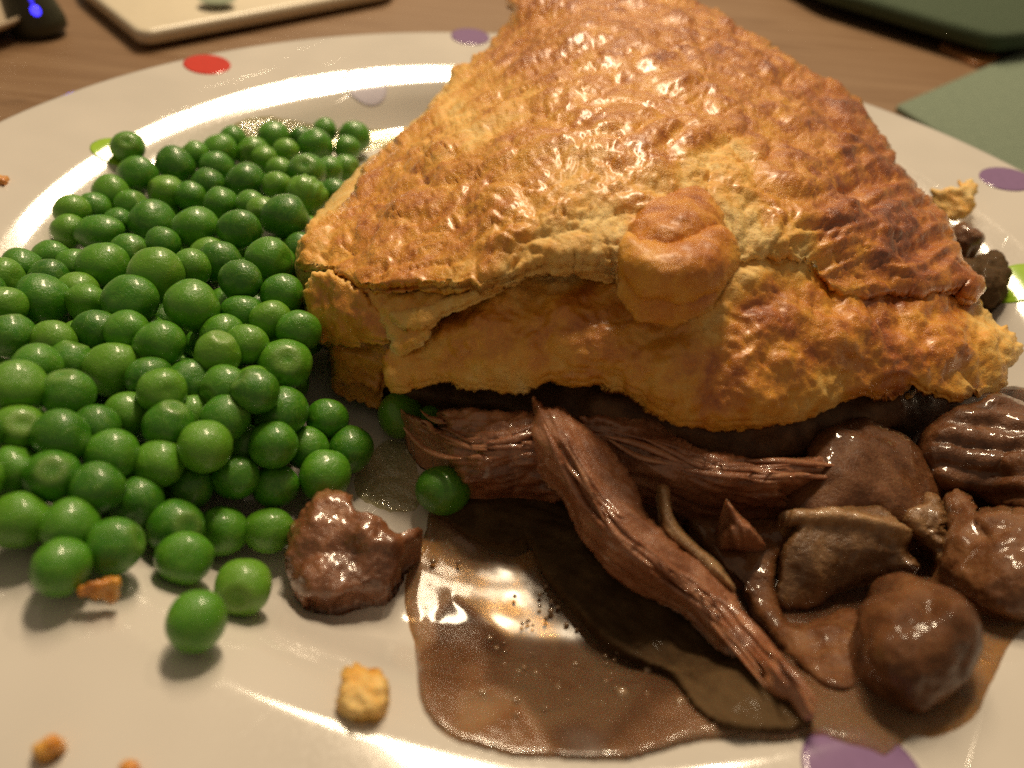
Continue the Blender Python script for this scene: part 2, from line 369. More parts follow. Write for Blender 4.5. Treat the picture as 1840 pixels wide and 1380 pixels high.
prof = [(0, .02 * 0)] + [(r, float(zplate(r))) for r in np.r_[np.linspace(1, 8.8, 12), np.linspace(8.9, 11.5, 40), np.linspace(11.8, 13.75, 8)]]
zt = float(zplate(13.85))
prof += [(13.85, zt - .01), (13.93, zt - .06), (13.97, zt - .14), (13.93, zt - .22), (13.7, zt - .27), (11.6, zt - .62), (11, 1.05), (10, .35), (9.0, -.35), (8.6, -.55), (8.4, TZ + .02), (8.2, TZ + .01), (8.0, TZ + .05), (7.9, -.5), (0, -.48)]
NS = 192; V = []; Fs = []
for r, z_ in prof:
    if r == 0: V.append((0, 0, z_))
    else: V += [(r * math.cos(2 * math.pi * k / NS), r * math.sin(2 * math.pi * k / NS), z_) for k in range(NS)]
for i in range(len(prof) - 1):
    if i == 0:
        for k in range(NS): Fs.append((0, 1 + k, 1 + (k + 1) % NS))
    elif i == len(prof) - 2:
        a = 1 + (i - 1) * NS
        for k in range(NS): Fs.append((a + k, len(V) - 1, a + (k + 1) % NS))
    else:
        a = 1 + (i - 1) * NS; c_ = a + NS
        for k in range(NS): Fs.append((a + k, c_ + k, c_ + (k + 1) % NS, a + (k + 1) % NS))
plate = link('dinner_plate', mesh('dinner_plate', V, Fs), MP); plate.location = (PCX, PCY, 0)
tag(plate, 'off white glazed dinner plate with coloured spots around its wide rim', 'plate')
def spot(px, py, rad, mat, label):
    P = unr(px, py, 0); cx, cy = P[0] - PCX, P[1] - PCY; V = [(cx, cy, 0)]; n = 40; Q = 10
    for q in np.arange(1, Q + 1) / Q:
        for k in range(n): a = 2 * math.pi * k / n; V.append((cx + rad * q * math.cos(a), cy + rad * q * math.sin(a), 0))
    V = np.array(V); V[:, 2] = zplate(np.hypot(V[:, 0], V[:, 1])) + .014
    Fs = [(0, 1 + k, 1 + (k + 1) % n) for k in range(n)] + [(1 + j * n + k, 1 + j * n + n + k, 1 + j * n + n + (k + 1) % n, 1 + j * n + (k + 1) % n) for k in range(n) for j in range(Q - 1)]
    lo = V.copy(); lo[:, 2] -= .012; m_ = len(V); e_ = 1 + (Q - 1) * n; Fs += [(e_ + k, e_ + k + m_, e_ + (k + 1) % n + m_, e_ + (k + 1) % n) for k in range(n)]
    tag(link('painted_spot', mesh('painted_spot', np.r_[V, lo], Fs), mat, plate), label)
PU = m_dot('purple_glaze', (.22, .13, .27)); RD = m_dot('red_glaze', (.55, .035, .02)); GN = m_dot('lime_glaze', (.30, .50, .03)); LV = m_dot('lavender_glaze', (.55, .52, .62))
spot(372, 116, .66, RD, 'red painted spot on the far left of the rim')
spot(845, 66, .66, PU, 'purple spot on the far rim half hidden by the crust')
spot(1808, 322, .66, PU, 'purple spot on the right of the rim')
spot(1552, 1394, .66, PU, 'purple spot cut by the bottom of the picture')
spot(656, 152, .66, LV, 'pale lavender spot in the bright reflection')
spot(1838, 507, .66, GN, 'lime green spot beside the mushroom bits')
spot(206, 272, .52, GN, 'lime green spot behind the lone pea')

# ------------------------------------------------------------------ pie
Z_TOP = [(1050, -60, 4.5), (930, -30, 4.2), (1250, -30, 4.4), (900, 60, 3.7), (815, 130, 3.0), (760, 205, 2.9), (650, 310, 2.5), (560, 400, 2.2), (530, 470, 2.0),
         (1330, 40, 4.2), (1450, 120, 3.7), (1540, 175, 3.2), (1600, 270, 2.9), (1660, 330, 2.7), (1710, 420, 2.4), (1750, 510, 2.1), (1780, 570, 1.8),
         (1050, 60, 4.6), (1200, 80, 4.7), (1000, 150, 4.5), (1200, 200, 4.7), (1350, 170, 4.4), (850, 230, 3.8), (950, 280, 4.3), (1100, 310, 4.5), (1250, 320, 4.4), (1400, 280, 4.2),
         (1500, 260, 3.7), (1550, 340, 3.4), (1450, 380, 3.9), (1620, 420, 3.0), (760, 320, 3.3), (700, 400, 3.0), (820, 420, 3.6), (950, 420, 4.0), (1100, 430, 4.1), (1250, 430, 4.05), (1400, 450, 3.7),
         (640, 470, 2.7), (760, 500, 3.2), (880, 510, 3.5), (1000, 475, 3.75), (1110, 490, 3.75), (1250, 500, 3.7), (1350, 500, 3.5), (1500, 510, 3.1), (1600, 520, 2.7), (1690, 520, 2.4), (600, 500, 2.5)]
BROWN = [(600, 300, .4), (560, 430, .28), (640, 560, .55), (700, 560, .4), (640, 660, .4), (1000, 30, .62), (1200, 40, .62), (1370, 100, .68), (850, 150, .35), (815, 200, .2), (900, 60, .6), (1100, 150, .5),
         (1250, 200, .55), (1400, 170, .6), (1500, 190, .75), (1560, 250, .75), (1450, 270, .62), (1620, 310, .78), (1700, 420, .7), (1600, 430, .95), (1500, 400, .7), (1640, 470, .85), (1520, 470, .6), (1400, 350, .55),
         (1330, 400, .08), (1290, 320, .2), (1340, 450, .04), (1430, 460, .08), (1100, 300, .42), (1150, 250, .5), (1050, 410, .12), (1030, 350, .3), (1090, 440, .02), (1000, 475, .05), (900, 430, .42), (780, 440, .55), (660, 360, .6),
         (700, 300, .5), (760, 230, .38), (850, 330, .5), (950, 300, .5), (680, 470, .58), (600, 430, .5), (545, 450, .15), (850, 500, .35), (940, 495, .1), (1180, 370, .3), (1500, 520, .45), (1600, 520, .7), (1700, 500, .7),
         (750, 650, .3), (850, 600, .55), (900, 560, .5), (950, 530, .35), (1050, 560, .6), (1100, 520, .45), (1200, 580, .45), (1290, 490, .15), (1260, 560, .25), (1400, 540, .65), (1350, 620, .6), (1300, 690, .5), (1200, 720, .4),
         (1000, 660, .4), (900, 670, .25), (1400, 700, .4), (1500, 600, .6), (1600, 640, .75), (1700, 640, .65), (1790, 620, .25), (1825, 600, .1), (1700, 700, .3), (1780, 690, .22), (1660, 580, .5), (1560, 680, .6), (1480, 725, .25)]
fB = field(BROWN, 26)
ROT = np.array(Matrix.Rotation(.6, 3, 'X') @ Matrix.Rotation(.9, 3, 'Z'))
def d_crust(P, x, y, d, sd, sa):
    w_ = np.clip((x - 1330) / 250, 0, 1) * np.clip((620 - y) / 120, 0, 1)
    n = .16 * fbm(P * .55, 2)
    Q = (P + .35 * np.c_[perlin(P * .8), perlin(P * .8 + 31), perlin(P * .8 + 57)]) @ ROT
    n += (.18 - .06 * w_) * (np.abs(perlin(Q * np.array([.8, 1.2, 1]) + 3)) - .25) - .05 * np.exp(-(perlin(Q * np.array([.9, 1.3, 1.1]) + 40) / .05) ** 2) - .03 * np.exp(-(perlin(Q * np.array([2.2, 3.0, 2.6]) + 60) / .07) ** 2) + .075 * (1 - .6 * w_) * (np.abs(perlin(Q * np.array([1.7, 2.4, 2]) + 9)) - .25) + .05 * (1 - .6 * w_) * (np.abs(perlin(Q * np.array([3.6, 5.5, 4.5]))) - .25) + .034 * (np.abs(perlin(Q * 9.5 + 4)) - .25)
    xx = x + 30 * perlin(np.c_[x / 90, y / 90, x * 0 + 8]); yy = y + .14 * (x - 1500) + 30 * perlin(np.c_[x / 110, y / 110, x * 0 + .5]); n += w_ * (.15 * (1 - 2 * np.abs(perlin(np.c_[xx / 170, yy / 46, x * 0 + 4.4]))) + .07 * perlin(np.c_[xx / 80, yy / 15, x * 0 + 1.4]))
    for l, h in LEDGES: n += ledge(x, y, l, 45, h)
    return n * np.clip(d / 10 + .35, 0, 1)
LEDGES = [([(1110, 222), (1030, 250), (920, 240), (850, 262), (760, 266)], .08), ([(720, 420), (690, 432), (620, 462), (565, 478)], .07),
          ([(940, 395), (1000, 370), (1050, 340), (1060, 300), (1020, 270)], -.07), ([(1260, 270), (1300, 330), (1370, 375), (1385, 440), (1440, 430), (1480, 425)], .10),
          ([(1000, 90), (1080, 75), (1180, 70), (1260, 40)], .08), ([(1160, 165), (1250, 150), (1300, 120)], .07), ([(1480, 425), (1480, 470), (1520, 500)], .08), ([(830, 440), (900, 445), (960, 420), (1030, 428)], .05)]
def a_crust(P, x, y, d, sd, sa):
    b = fB(x, y); Q = (P + .35 * np.c_[perlin(P * .8), perlin(P * .8 + 31), perlin(P * .8 + 57)]) @ ROT; b = b + .30 * (np.abs(perlin(Q * np.array([.8, 1.2, 1]) + 3)) - .25) + .25 * (np.abs(perlin(Q * 2.1 + 9)) - .25) - .16 * np.exp(-d / 5)
    return {'brown': np.clip(b, 0, 1)}
def a_const(**k):
    return lambda P, x, y, d, sd, sa: {a: np.full(len(x), v) for a, v in k.items()}
pie_loc = un(1100, 600, 0.0); pie = empty('pie_slice', pie_loc)
tag(pie, 'large wedge of golden puff pastry pie with glazed blistered lid', 'pie')
def pp(*a, **k):
    o = patch(*a, parent=pie, origin=pie_loc, **k); o.location = (0, 0, 0); return o
TOP = [(930, -40), (918, 20), (905, 45), (872, 85), (850, 92), (840, 112), (813, 118), (806, 150), (790, 172), (758, 205), (720, 240), (690, 268), (655, 298), (640, 330), (632, 345), (603, 372), (560, 398), (545, 430), (530, 468), (545, 480),
       (585, 486), (622, 500), (655, 519), (700, 516), (745, 513), (800, 518), (835, 514), (868, 521), (900, 508), (925, 500), (960, 482), (1000, 474), (1040, 470), (1075, 478), (1110, 486), (1180, 495), (1260, 500), (1330, 480), (1400, 466), (1440, 478),
       (1475, 503), (1505, 528), (1551, 541), (1596, 529), (1640, 528), (1672, 525), (1715, 520), (1748, 545), (1762, 520), (1742, 490), (1722, 452), (1708, 410), (1688, 372), (1655, 340), (1622, 305), (1590, 258), (1560, 215), (1545, 178), (1500, 150), (1460, 132), (1400, 92), (1370, 70),
       (1330, 48), (1300, 22), (1260, 8), (1230, -10), (1200, -50)]
pp('crust_lid', TOP, Z_TOP, MCR, step=4.6, jag=5, jags=11, rw=16, rh=.16, disp=d_crust, attr=a_crust, under=('off', .22), rel=False)
fT = tps(Z_TOP)
FRONT = [(690, 650), (715, 610), (760, 560), (850, 490), (960, 450), (1100, 440), (1300, 440), (1450, 450), (1600, 490), (1720, 490), (1765, 545), (1790, 575), (1815, 590), (1834, 618), (1836, 645), (1815, 660), (1812, 690), (1790, 705), (1755, 712), (1720, 722), (1690, 716), (1655, 704), (1640, 690), (1620, 712),
         (1580, 722), (1545, 715), (1500, 728), (1460, 745), (1400, 760), (1340, 770), (1270, 772), (1210, 760), (1160, 742), (1120, 712), (1088, 706), (1070, 690), (1020, 694), (980, 688), (945, 705), (905, 708), (870, 700), (850, 702), (815, 690), (780, 686), (745, 697), (715, 700), (700, 690)]
Z_FR = [(700, 680, 1.55), (760, 690, 1.6), (860, 700, 1.65), (1000, 690, 1.75), (1100, 705, 1.8), (1210, 755, 1.6), (1300, 770, 1.5), (1450, 745, 1.4), (1560, 720, 1.35), (1660, 705, 1.3), (1760, 712, 1.1), (1830, 640, 1.15), (1800, 580, 1.55), (1740, 510, 1.95),
        (720, 600, 2.0), (800, 620, 2.15), (900, 620, 2.35), (1000, 600, 2.6), (1100, 600, 2.75), (1200, 620, 2.7), (1300, 640, 2.5), (1400, 630, 2.5), (1500, 620, 2.4), (1600, 620, 2.1), (1700, 610, 1.85), (1200, 690, 2.2), (1350, 700, 2.05),
        (760, 560, 2.4), (850, 510, 3.0), (960, 480, 3.3), (960, 540, 3.0), (1100, 470, 3.45), (1100, 530, 3.2), (1250, 480, 3.5), (1250, 560, 3.2), (1350, 540, 3.2), (1400, 480, 3.45), (1500, 500, 2.85), (1600, 520, 2.5), (1700, 510, 2.2), (1500, 560, 2.75)]
Z_FR = [(a, b, c + ((.42 if a > 900 else .12 if a < 800 else .28) if b > 675 else .26 if b > 575 else .05) - (.12 if a > 1700 else 0)) for a, b, c in Z_FR]
def d_front(P, x, y, d, sd, sa):
    n = .14 * fbm(P * .6 + 5, 2) + .20 * (np.abs(perlin(P @ ROT * 1.1 + 6)) - .25) + .08 * (np.abs(perlin(P @ ROT * 2.3 + 2)) - .25) + .06 * (np.abs(perlin(P @ ROT * 5)) - .25) + .012 * perlin(P * 12)
    for l, h in ((([(1240, 590), (1290, 560), (1340, 580), (1345, 630), (1300, 650)]), .10), ([(1490, 560), (1500, 620), (1560, 650), (1640, 640)], .08), ([(960, 500), (990, 560), (960, 600)], .06), ([(1560, 690), (1620, 670), (1660, 700)], .09), ([(850, 540), (830, 600), (860, 640)], .06)): n += ledge(x, y, l, 40, h)
    return n * np.clip(d / 10 + .3, 0, 1)
pp('front_crust', FRONT, Z_FR, MCF, step=5, jag=5, jags=12, rw=18, rh=.2, disp=d_front, attr=a_crust, under=('off', .12), rel=False)
# torn under layer peeping out below the lid's lip
pp('torn_layer', [(700, 560), (760, 548), (820, 520), (880, 512), (940, 482), (1010, 466), (1080, 470), (1105, 478), (1112, 505), (1070, 500), (1000, 490), (950, 497), (905, 520), (865, 538), (810, 562), (775, 585), (735, 600), (715, 590)],
   lambda x, y: fT(x, y) - .16 - np.clip((y - 500) / 420, 0, .5), MPALE, step=5, jag=4, jags=9, rw=10, rh=.1, disp=lambda P, x, y, d, sd, sa: .05 * fbm(P * 3, 3), attr=a_const(brown=.30), under=('off', .12), rel=False)
pp('pastry_flake', [(556, 492), (590, 490), (622, 503), (655, 522), (678, 552), (700, 575), (712, 600), (690, 618), (655, 615), (640, 622), (600, 612), (580, 606), (556, 603), (548, 585), (552, 545), (546, 515)],
   [(556, 492, 2.3), (620, 500, 2.55), (700, 580, 2.3), (690, 618, 2.0), (600, 612, 1.6), (548, 585, 1.6), (550, 530, 1.95), (630, 560, 2.25)], MCR, step=4.5, jag=8, jags=11, rw=9, rh=.1,
   disp=lambda P, x, y, d, sd, sa: .10 * (np.abs(perlin(P * 1.6)) - .2) + .03 * fbm(P * 5, 2), attr=lambda P, x, y, d, sd, sa: {'brown': np.clip(.58 - .5 * np.exp(-d / 7), 0, 1)}, under=('off', .12), rel=False)
pp('pastry_flake', [(655, 520), (700, 518), (760, 516), (815, 520), (845, 530), (800, 560), (775, 585), (770, 605), (745, 622), (716, 640), (700, 612), (690, 585), (668, 552)],
   [(655, 520, 2.55), (760, 516, 2.9), (840, 530, 3.0), (770, 600, 2.55), (716, 640, 2.1), (690, 585, 2.3)], MCR, step=4.5, jag=4, jags=10, rw=9, rh=.08,
   disp=lambda P, x, y, d, sd, sa: .10 * (np.abs(perlin(P * 2 + 4)) - .2) + .03 * fbm(P * 5, 2), attr=lambda P, x, y, d, sd, sa: {'brown': np.clip(.42 - .4 * np.exp(-d / 8), 0, 1)}, under=('off', .12), rel=False)
pp('crust_side', [(560, 520), (640, 540), (720, 600), (735, 620), (710, 650), (692, 670), (686, 706), (655, 700), (622, 692), (600, 690), (594, 660), (585, 610), (553, 560)],
   [(560, 520, 1.9), (720, 600, 1.9), (690, 670, 1.1), (655, 705, .7), (600, 690, .7), (590, 630, 1.2), (553, 560, 1.5)], MCF, step=5, jag=6, jags=10, rw=14, rh=.15,
   disp=lambda P, x, y, d, sd, sa: .16 * (np.abs(perlin(P * np.array([1.5, 1.5, 4]))) - .2) + .03 * fbm(P * 5, 2), attr=a_const(brown=.44), under=('off', .5), rel=False)
pp('crust_side', [(560, 395), (650, 300), (760, 200), (808, 150), (860, 120), (860, 200), (740, 330), (640, 440), (560, 500), (528, 472)], lambda x, y: fT(x, y) - .32, MPALE, step=9, jag=5, jags=12, rw=20, rh=.2,
   disp=lambda P, x, y, d, sd, sa: .05 * fbm(P * 2, 2), attr=a_const(brown=.22), under=('floor', .06), rel=False)
pp('lower_crust', [(1440, 735), (1480, 715), (1540, 705), (1610, 705), (1650, 690), (1640, 718), (1600, 742), (1560, 748), (1520, 740), (1480, 752)], 1.22, MCF, step=5, jag=5, jags=9, rw=12, rh=.15, disp=lambda P, x, y, d, sd, sa: .08 * fbm(P * 3, 2), attr=a_const(brown=.3), under=('off', .2), rel=False)
fil = [(690, 640), (720, 710), (830, 735), (960, 760), (1100, 800), (1250, 840), (1420, 830), (1560, 790), (1690, 745), (1770, 660), (1740, 540), (1660, 380), (1560, 250), (1400, 120), (1200, 20), (1000, 10), (880, 120), (760, 260), (600, 440), (600, 560)]
pp('filling', fil, [(700, 700, .9), (830, 735, .9), (1100, 800, 1.1), (1250, 840, 1.0), (1420, 830, .9), (1690, 745, .5), (1770, 660, .7), (900, 690, 1.3), (1100, 720, 1.8), (1250, 770, 1.65), (1400, 760, 1.55), (1500, 720, 1.4), (1620, 715, 1.3), (900, 620, 1.5), (1200, 620, 1.9), (1500, 600, 1.6), (1740, 540, 1.1), (1660, 380, 1.8), (1560, 250, 2.1), (1400, 120, 2.8),
    (1200, 20, 3.2), (1000, 10, 3.1), (880, 120, 2.5), (760, 260, 2.1), (600, 440, 1.4), (600, 560, 1.1), (1000, 300, 3.3), (1200, 300, 3.5), (1400, 350, 3.0), (900, 450, 2.7), (1200, 480, 2.8), (1400, 480, 2.6), (700, 560, 1.5)],
   MFI, step=12, rw=20, rh=.2, disp=lambda P, x, y, d, sd, sa: .10 * fbm(P * 1.5, 3), under=('floor', 0), rel=False)
# pastry ornament: a folded button of dough on the lid
orn = pp('pastry_ornament', [(1126, 415), (1124, 398), (1138, 385), (1152, 371), (1185, 350), (1217, 337), (1250, 334), (1276, 345), (1293, 367), (1302, 389), (1303, 420), (1270, 450), (1200, 462), (1135, 450)],
   [(1126, 415, 4.25), (1152, 371, 4.3), (1217, 337, 4.35), (1276, 345, 4.35), (1302, 389, 4.3), (1300, 412, 4.3), (1220, 390, 4.6), (1180, 405, 4.5), (1260, 385, 4.55), (1200, 440, 4.35), (1270, 435, 4.3)], MORN, step=4, jag=2, jags=14, rw=22, rh=.2,
   disp=lambda P, x, y, d, sd, sa: .05 * fbm(P * 2.2, 2) + ledge(x, y, [(1232, 400), (1236, 375), (1240, 350)], 25, .05) + .01 * perlin(P * 12), attr=lambda P, x, y, d, sd, sa: {'brown': np.clip(.60 + .12 * perlin(P * 2) - .1 * np.exp(-d / 12) + .12 * (y < 360), 0, 1)}, under=('off', .4), rel=False)
low = patch('folded_lobe', [(1109, 454), (1114, 432), (1128, 420), (1142, 424), (1150, 432), (1165, 428), (1190, 431), (1225, 428), (1255, 413), (1280, 404), (1303, 406), (1315, 415), (1325, 436), (1327, 465), (1317, 491), (1300, 515), (1261, 534), (1217, 554), (1185, 543), (1152, 538), (1130, 515), (1111, 489)],
   [(1109, 454, 4.25), (1128, 420, 4.38), (1190, 431, 4.46), (1255, 413, 4.48), (1303, 406, 4.4), (1327, 465, 4.2), (1300, 515, 4.0), (1217, 554, 3.85), (1152, 538, 3.9), (1111, 489, 4.05), (1215, 470, 4.46), (1215, 510, 4.22), (1270, 460, 4.45), (1160, 470, 4.38)], MORN, parent=orn, origin=pie_loc, step=4, jag=3, jags=10, rw=13, rh=.13,
   disp=lambda P, x, y, d, sd, sa: .05 * fbm(P * 2 + 4, 2) + .012 * perlin(P * 11) + ledge(x, y, [(1290, 470), (1292, 445), (1310, 430)], 20, .06), attr=lambda P, x, y, d, sd, sa: {'brown': np.clip(.50 + .14 * perlin(P * 1.6) + .25 * np.exp(-((x - 1270) ** 2 + (y - 440) ** 2) / 2500) - .15 * np.exp(-d / 10), 0, 1)}, under=('off', .45), rel=False)
low.location = (0, 0, 0)

# ------------------------------------------------------------------ gravy
GO = [(800, 850), (775, 900), (768, 940), (757, 972), (735, 1015), (726, 1083), (741, 1140), (748, 1197), (756, 1262), (783, 1304), (828, 1332), (904, 1353), (1018, 1363), (1133, 1361), (1172, 1353), (1230, 1334), (1300, 1327), (1406, 1331), (1475, 1320), (1501, 1330), (1558, 1346), (1589, 1361), (1612, 1346), (1640, 1322),
      (1690, 1322), (1749, 1288), (1785, 1216), (1812, 1165), (1850, 1120), (1920, 1090), (1960, 900), (1940, 740), (1850, 700), (1700, 690), (1300, 700), (900, 700), (810, 780)]
THK = [(760, 920, .75), (850, 940, .8), (800, 1000, .12), (900, 1000, .15), (930, 985, .05), (760, 1060, .25), (870, 1060, .18), (900, 1100, .12), (960, 1110, .2), (1050, 1110, .22), (820, 1130, .95), (790, 1200, .75), (860, 1150, .85), (870, 1215, .6), (870, 1270, .25), (950, 1180, .42), (1010, 1220, .5), (1000, 1265, .28), (1080, 1250, .3), (1120, 1200, .4),
       (900, 1320, .55), (780, 1270, .6), (1020, 1335, .55), (1150, 1320, .6), (1200, 1260, .6), (1230, 1310, .55), (1300, 1310, .5), (1400, 1300, .55), (1500, 1200, .55), (1500, 1270, .35), (1580, 1310, .22), (1640, 1310, .15), (1490, 1320, .3), (1780, 1230, .08), (1800, 1150, .12), (1850, 1110, .2), (1300, 1000, .9), (1500, 1000, .9), (1100, 850, .9), (1400, 850, .9), (1700, 1000, .8), (1450, 1120, .8), (1870, 900, .8), (800, 1330, .4), (745, 1120, .4)]
fTh = field(THK, 18); fFr = field([(1000, 1080, 1), (960, 1170, 1), (1080, 1180, 1), (1020, 1240, .9), (1130, 1230, 1), (900, 1090, .5), (820, 1130, .1), (780, 1200, .1), (900, 1320, 0), (1200, 1320, .2), (800, 1000, .2), (1500, 1200, .4), (1600, 1330, .4), (1300, 1000, .2), (930, 1010, .8)], 30)
def d_gr(P, x, y, d, sd, sa): return .03 * fbm(P * 1.2, 2) * np.clip(d / 20, 0, 1) + .03 * (fTh(x, y) - .4) * np.clip(d / 15, 0, 1)
def thin(L, k=.6): return [(a, b, c * k) for a, b, c in L]
gr = patch('gravy_pool', GO, thin([(760, 940, .10), (735, 1100, .12), (800, 1000, .07), (900, 1100, .09), (820, 1150, .17), (760, 1260, .14), (900, 1330, .14), (1150, 1340, .16), (1300, 1300, .16), (1500, 1300, .12), (1640, 1310, .08), (1780, 1230, .05), (1900, 900, .2), (1000, 1200, .13), (1200, 1000, .2), (1500, 1000, .25), (1300, 800, .3), (1700, 800, .25)]), MG, step=7, jag=3, jags=40,
           rw=26, rh=.09, disp=d_gr, attr=lambda P, x, y, d, sd, sa: {'thick': np.clip(fTh(x, y) - .45 * np.exp(-d / 13), 0, 1), 'froth': np.clip(fFr(x, y), 0, 1)}, under=('floor', 0))
tag(gr, 'glossy brown gravy pooled on the plate below the spilled meat', 'gravy')
def ico(sub):
    import bmesh
    bm = bmesh.new(); bmesh.ops.create_icosphere(bm, subdivisions=sub, radius=1); V = np.array([v.co[:] for v in bm.verts]); Fs = [[v.index for v in f.verts] for f in bm.faces]; bm.free(); return V, Fs
# small bubbles standing in the gravy
iv, if_ = ico(2); BV = []; BF = []
bub = [(1118, 1246, 11), (1165, 1205, 9), (1222, 1262, 10), (990, 1098, 6), (1018, 1122, 5), (880, 1147, 5), (892, 1165, 5), (778, 1008, 6), (824, 1010, 5), (865, 1244, 7), (928, 1258, 6), (927, 1285, 5), (1110, 1172, 5), (870, 1245, 6)]
bub += [(rng.uniform(900, 1190), rng.uniform(1030, 1280), rng.uniform(2, 4.5)) for _ in range(60)]
bub = [b for b in bub if b[2] > 5 or (b[0] - 900) * .62 < (b[1] - 985) ]
for px, py, r_ in bub:
    P = unr(px, py, .10); rr = r_ * depth(P) / F_PX; off = len(BV) * len(iv)
    BV.append(iv * np.array([rr, rr, rr * .75]) + P - np.array(gr.location)); BF += [[q + off for q in f] for f in if_]
MB_ = m_plain('gravy_bubble', (.30, .19, .11), .06, .002, 20, .3, 1.0)
o = link('bubble', mesh('bubble', np.concatenate(BV), BF), MB_, gr); o['kind'] = 'stuff'
wf = patch('water_film', [(668, 815), (700, 790), (740, 800), (752, 850), (765, 885), (745, 915), (700, 918), (665, 905), (640, 890), (640, 850)], .05, MWA, step=6, jag=4, jags=20, rw=14, rh=.04, disp=lambda P, x, y, d, sd, sa: .03 * fbm(P * 4, 3), under=('floor', 0))
tag(wf, 'small clear puddle of watery juice between the peas and the shredded meat', 'juice')
wf2 = patch('water_film', [(415, 235), (440, 216), (480, 210), (525, 215), (600, 232), (700, 235), (700, 260), (600, 275), (450, 260)], .04, MWA, step=7, jag=4, jags=20, rw=12, rh=.03, disp=lambda P, x, y, d, sd, sa: .03 * fbm(P * 4, 3), under=('floor', 0))
tag(wf2, 'thin clear juice glinting on the plate behind the back row of peas', 'juice')

# ------------------------------------------------------------------ meat and mushrooms
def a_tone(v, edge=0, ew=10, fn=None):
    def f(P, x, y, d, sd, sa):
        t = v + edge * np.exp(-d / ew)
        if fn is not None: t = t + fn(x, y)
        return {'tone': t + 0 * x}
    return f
def d_fib(a=.10, fr=9, b=.05, lump=.08):
    def f(P, x, y, d, sd, sa):
        q = np.c_[sd / 100 * fr, sa / 100 * .9, x * 0 + 2.2]
        return (a * (np.abs(perlin(q)) - .2) + a * .5 * perlin(q * np.array([2.3, 2, 1]) + 5) + lump * fbm(P * .9, 2) + b * perlin(P * 4)) * np.clip(d / 12 + .3, 0, 1)
    return f
def d_lump(a=.10, b=.04, f1=1.0, f2=4): return lambda P, x, y, d, sd, sa: a * fbm(P * f1 + 7, 2) + b * fbm(P * f2, 2)
def food(name, ol, z, mat, label, cat, **k):
    k.setdefault('step', 5); k.setdefault('rw', 30); k.setdefault('rh', .3); k.setdefault('under', ('floor', .05)); return tag(patch(name, ol, z, mat, **k), label, cat)

o = [(1040, 757), (1052, 748), (1109, 744), (1177, 746), (1200, 761), (1235, 796), (1292, 812), (1368, 824), (1445, 820), (1482, 816), (1513, 828), (1542, 851), (1501, 858), (1444, 874), (1400, 880), (1440, 905), (1400, 935), (1300, 940), (1200, 930), (1120, 900), (1050, 840)]
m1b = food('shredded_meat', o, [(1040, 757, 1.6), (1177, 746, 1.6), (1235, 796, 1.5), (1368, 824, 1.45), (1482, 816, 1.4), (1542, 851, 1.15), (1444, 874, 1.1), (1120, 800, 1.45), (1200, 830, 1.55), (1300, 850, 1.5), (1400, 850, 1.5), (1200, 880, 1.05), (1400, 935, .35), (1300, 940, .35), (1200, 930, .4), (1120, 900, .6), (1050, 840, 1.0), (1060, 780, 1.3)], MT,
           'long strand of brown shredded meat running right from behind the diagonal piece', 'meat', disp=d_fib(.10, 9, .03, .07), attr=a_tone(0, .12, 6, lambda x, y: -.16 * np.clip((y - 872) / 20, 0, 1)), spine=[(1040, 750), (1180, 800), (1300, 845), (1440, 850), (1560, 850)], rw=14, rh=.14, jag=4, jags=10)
o = [(719, 736), (735, 741), (765, 756), (790, 772), (800, 768), (792, 750), (783, 739), (812, 733), (850, 731), (900, 737), (957, 739), (990, 745), (1050, 790), (1050, 870), (1000, 900), (960, 897), (918, 893), (870, 886), (842, 873), (823, 857), (814, 838), (793, 812), (765, 792), (745, 778), (730, 760)]
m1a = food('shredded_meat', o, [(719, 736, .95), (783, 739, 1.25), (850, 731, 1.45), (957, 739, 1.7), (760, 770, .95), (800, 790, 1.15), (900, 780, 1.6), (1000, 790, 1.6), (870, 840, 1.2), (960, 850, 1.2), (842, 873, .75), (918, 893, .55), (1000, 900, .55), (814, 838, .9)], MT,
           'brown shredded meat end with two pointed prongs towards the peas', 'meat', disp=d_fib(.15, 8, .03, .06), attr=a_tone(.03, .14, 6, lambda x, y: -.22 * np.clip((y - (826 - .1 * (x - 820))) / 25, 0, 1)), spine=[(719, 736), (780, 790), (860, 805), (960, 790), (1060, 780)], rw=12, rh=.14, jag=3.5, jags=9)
o = [(958, 712), (975, 725), (987, 733), (1002, 728), (1020, 738), (1035, 754), (1063, 773), (1093, 800), (1124, 837), (1147, 880), (1166, 925), (1193, 956), (1228, 985), (1268, 1008), (1300, 1034), (1319, 1060), (1336, 1092), (1353, 1121), (1376, 1148), (1406, 1182), (1433, 1224), (1458, 1262), (1465, 1284), (1437, 1294),
     (1414, 1266), (1376, 1239), (1364, 1197), (1338, 1175), (1304, 1160), (1269, 1133), (1216, 1088), (1170, 1062), (1135, 1040), (1076, 992), (1037, 942), (1015, 900), (984, 862), (958, 835), (951, 800), (953, 765), (960, 742)]
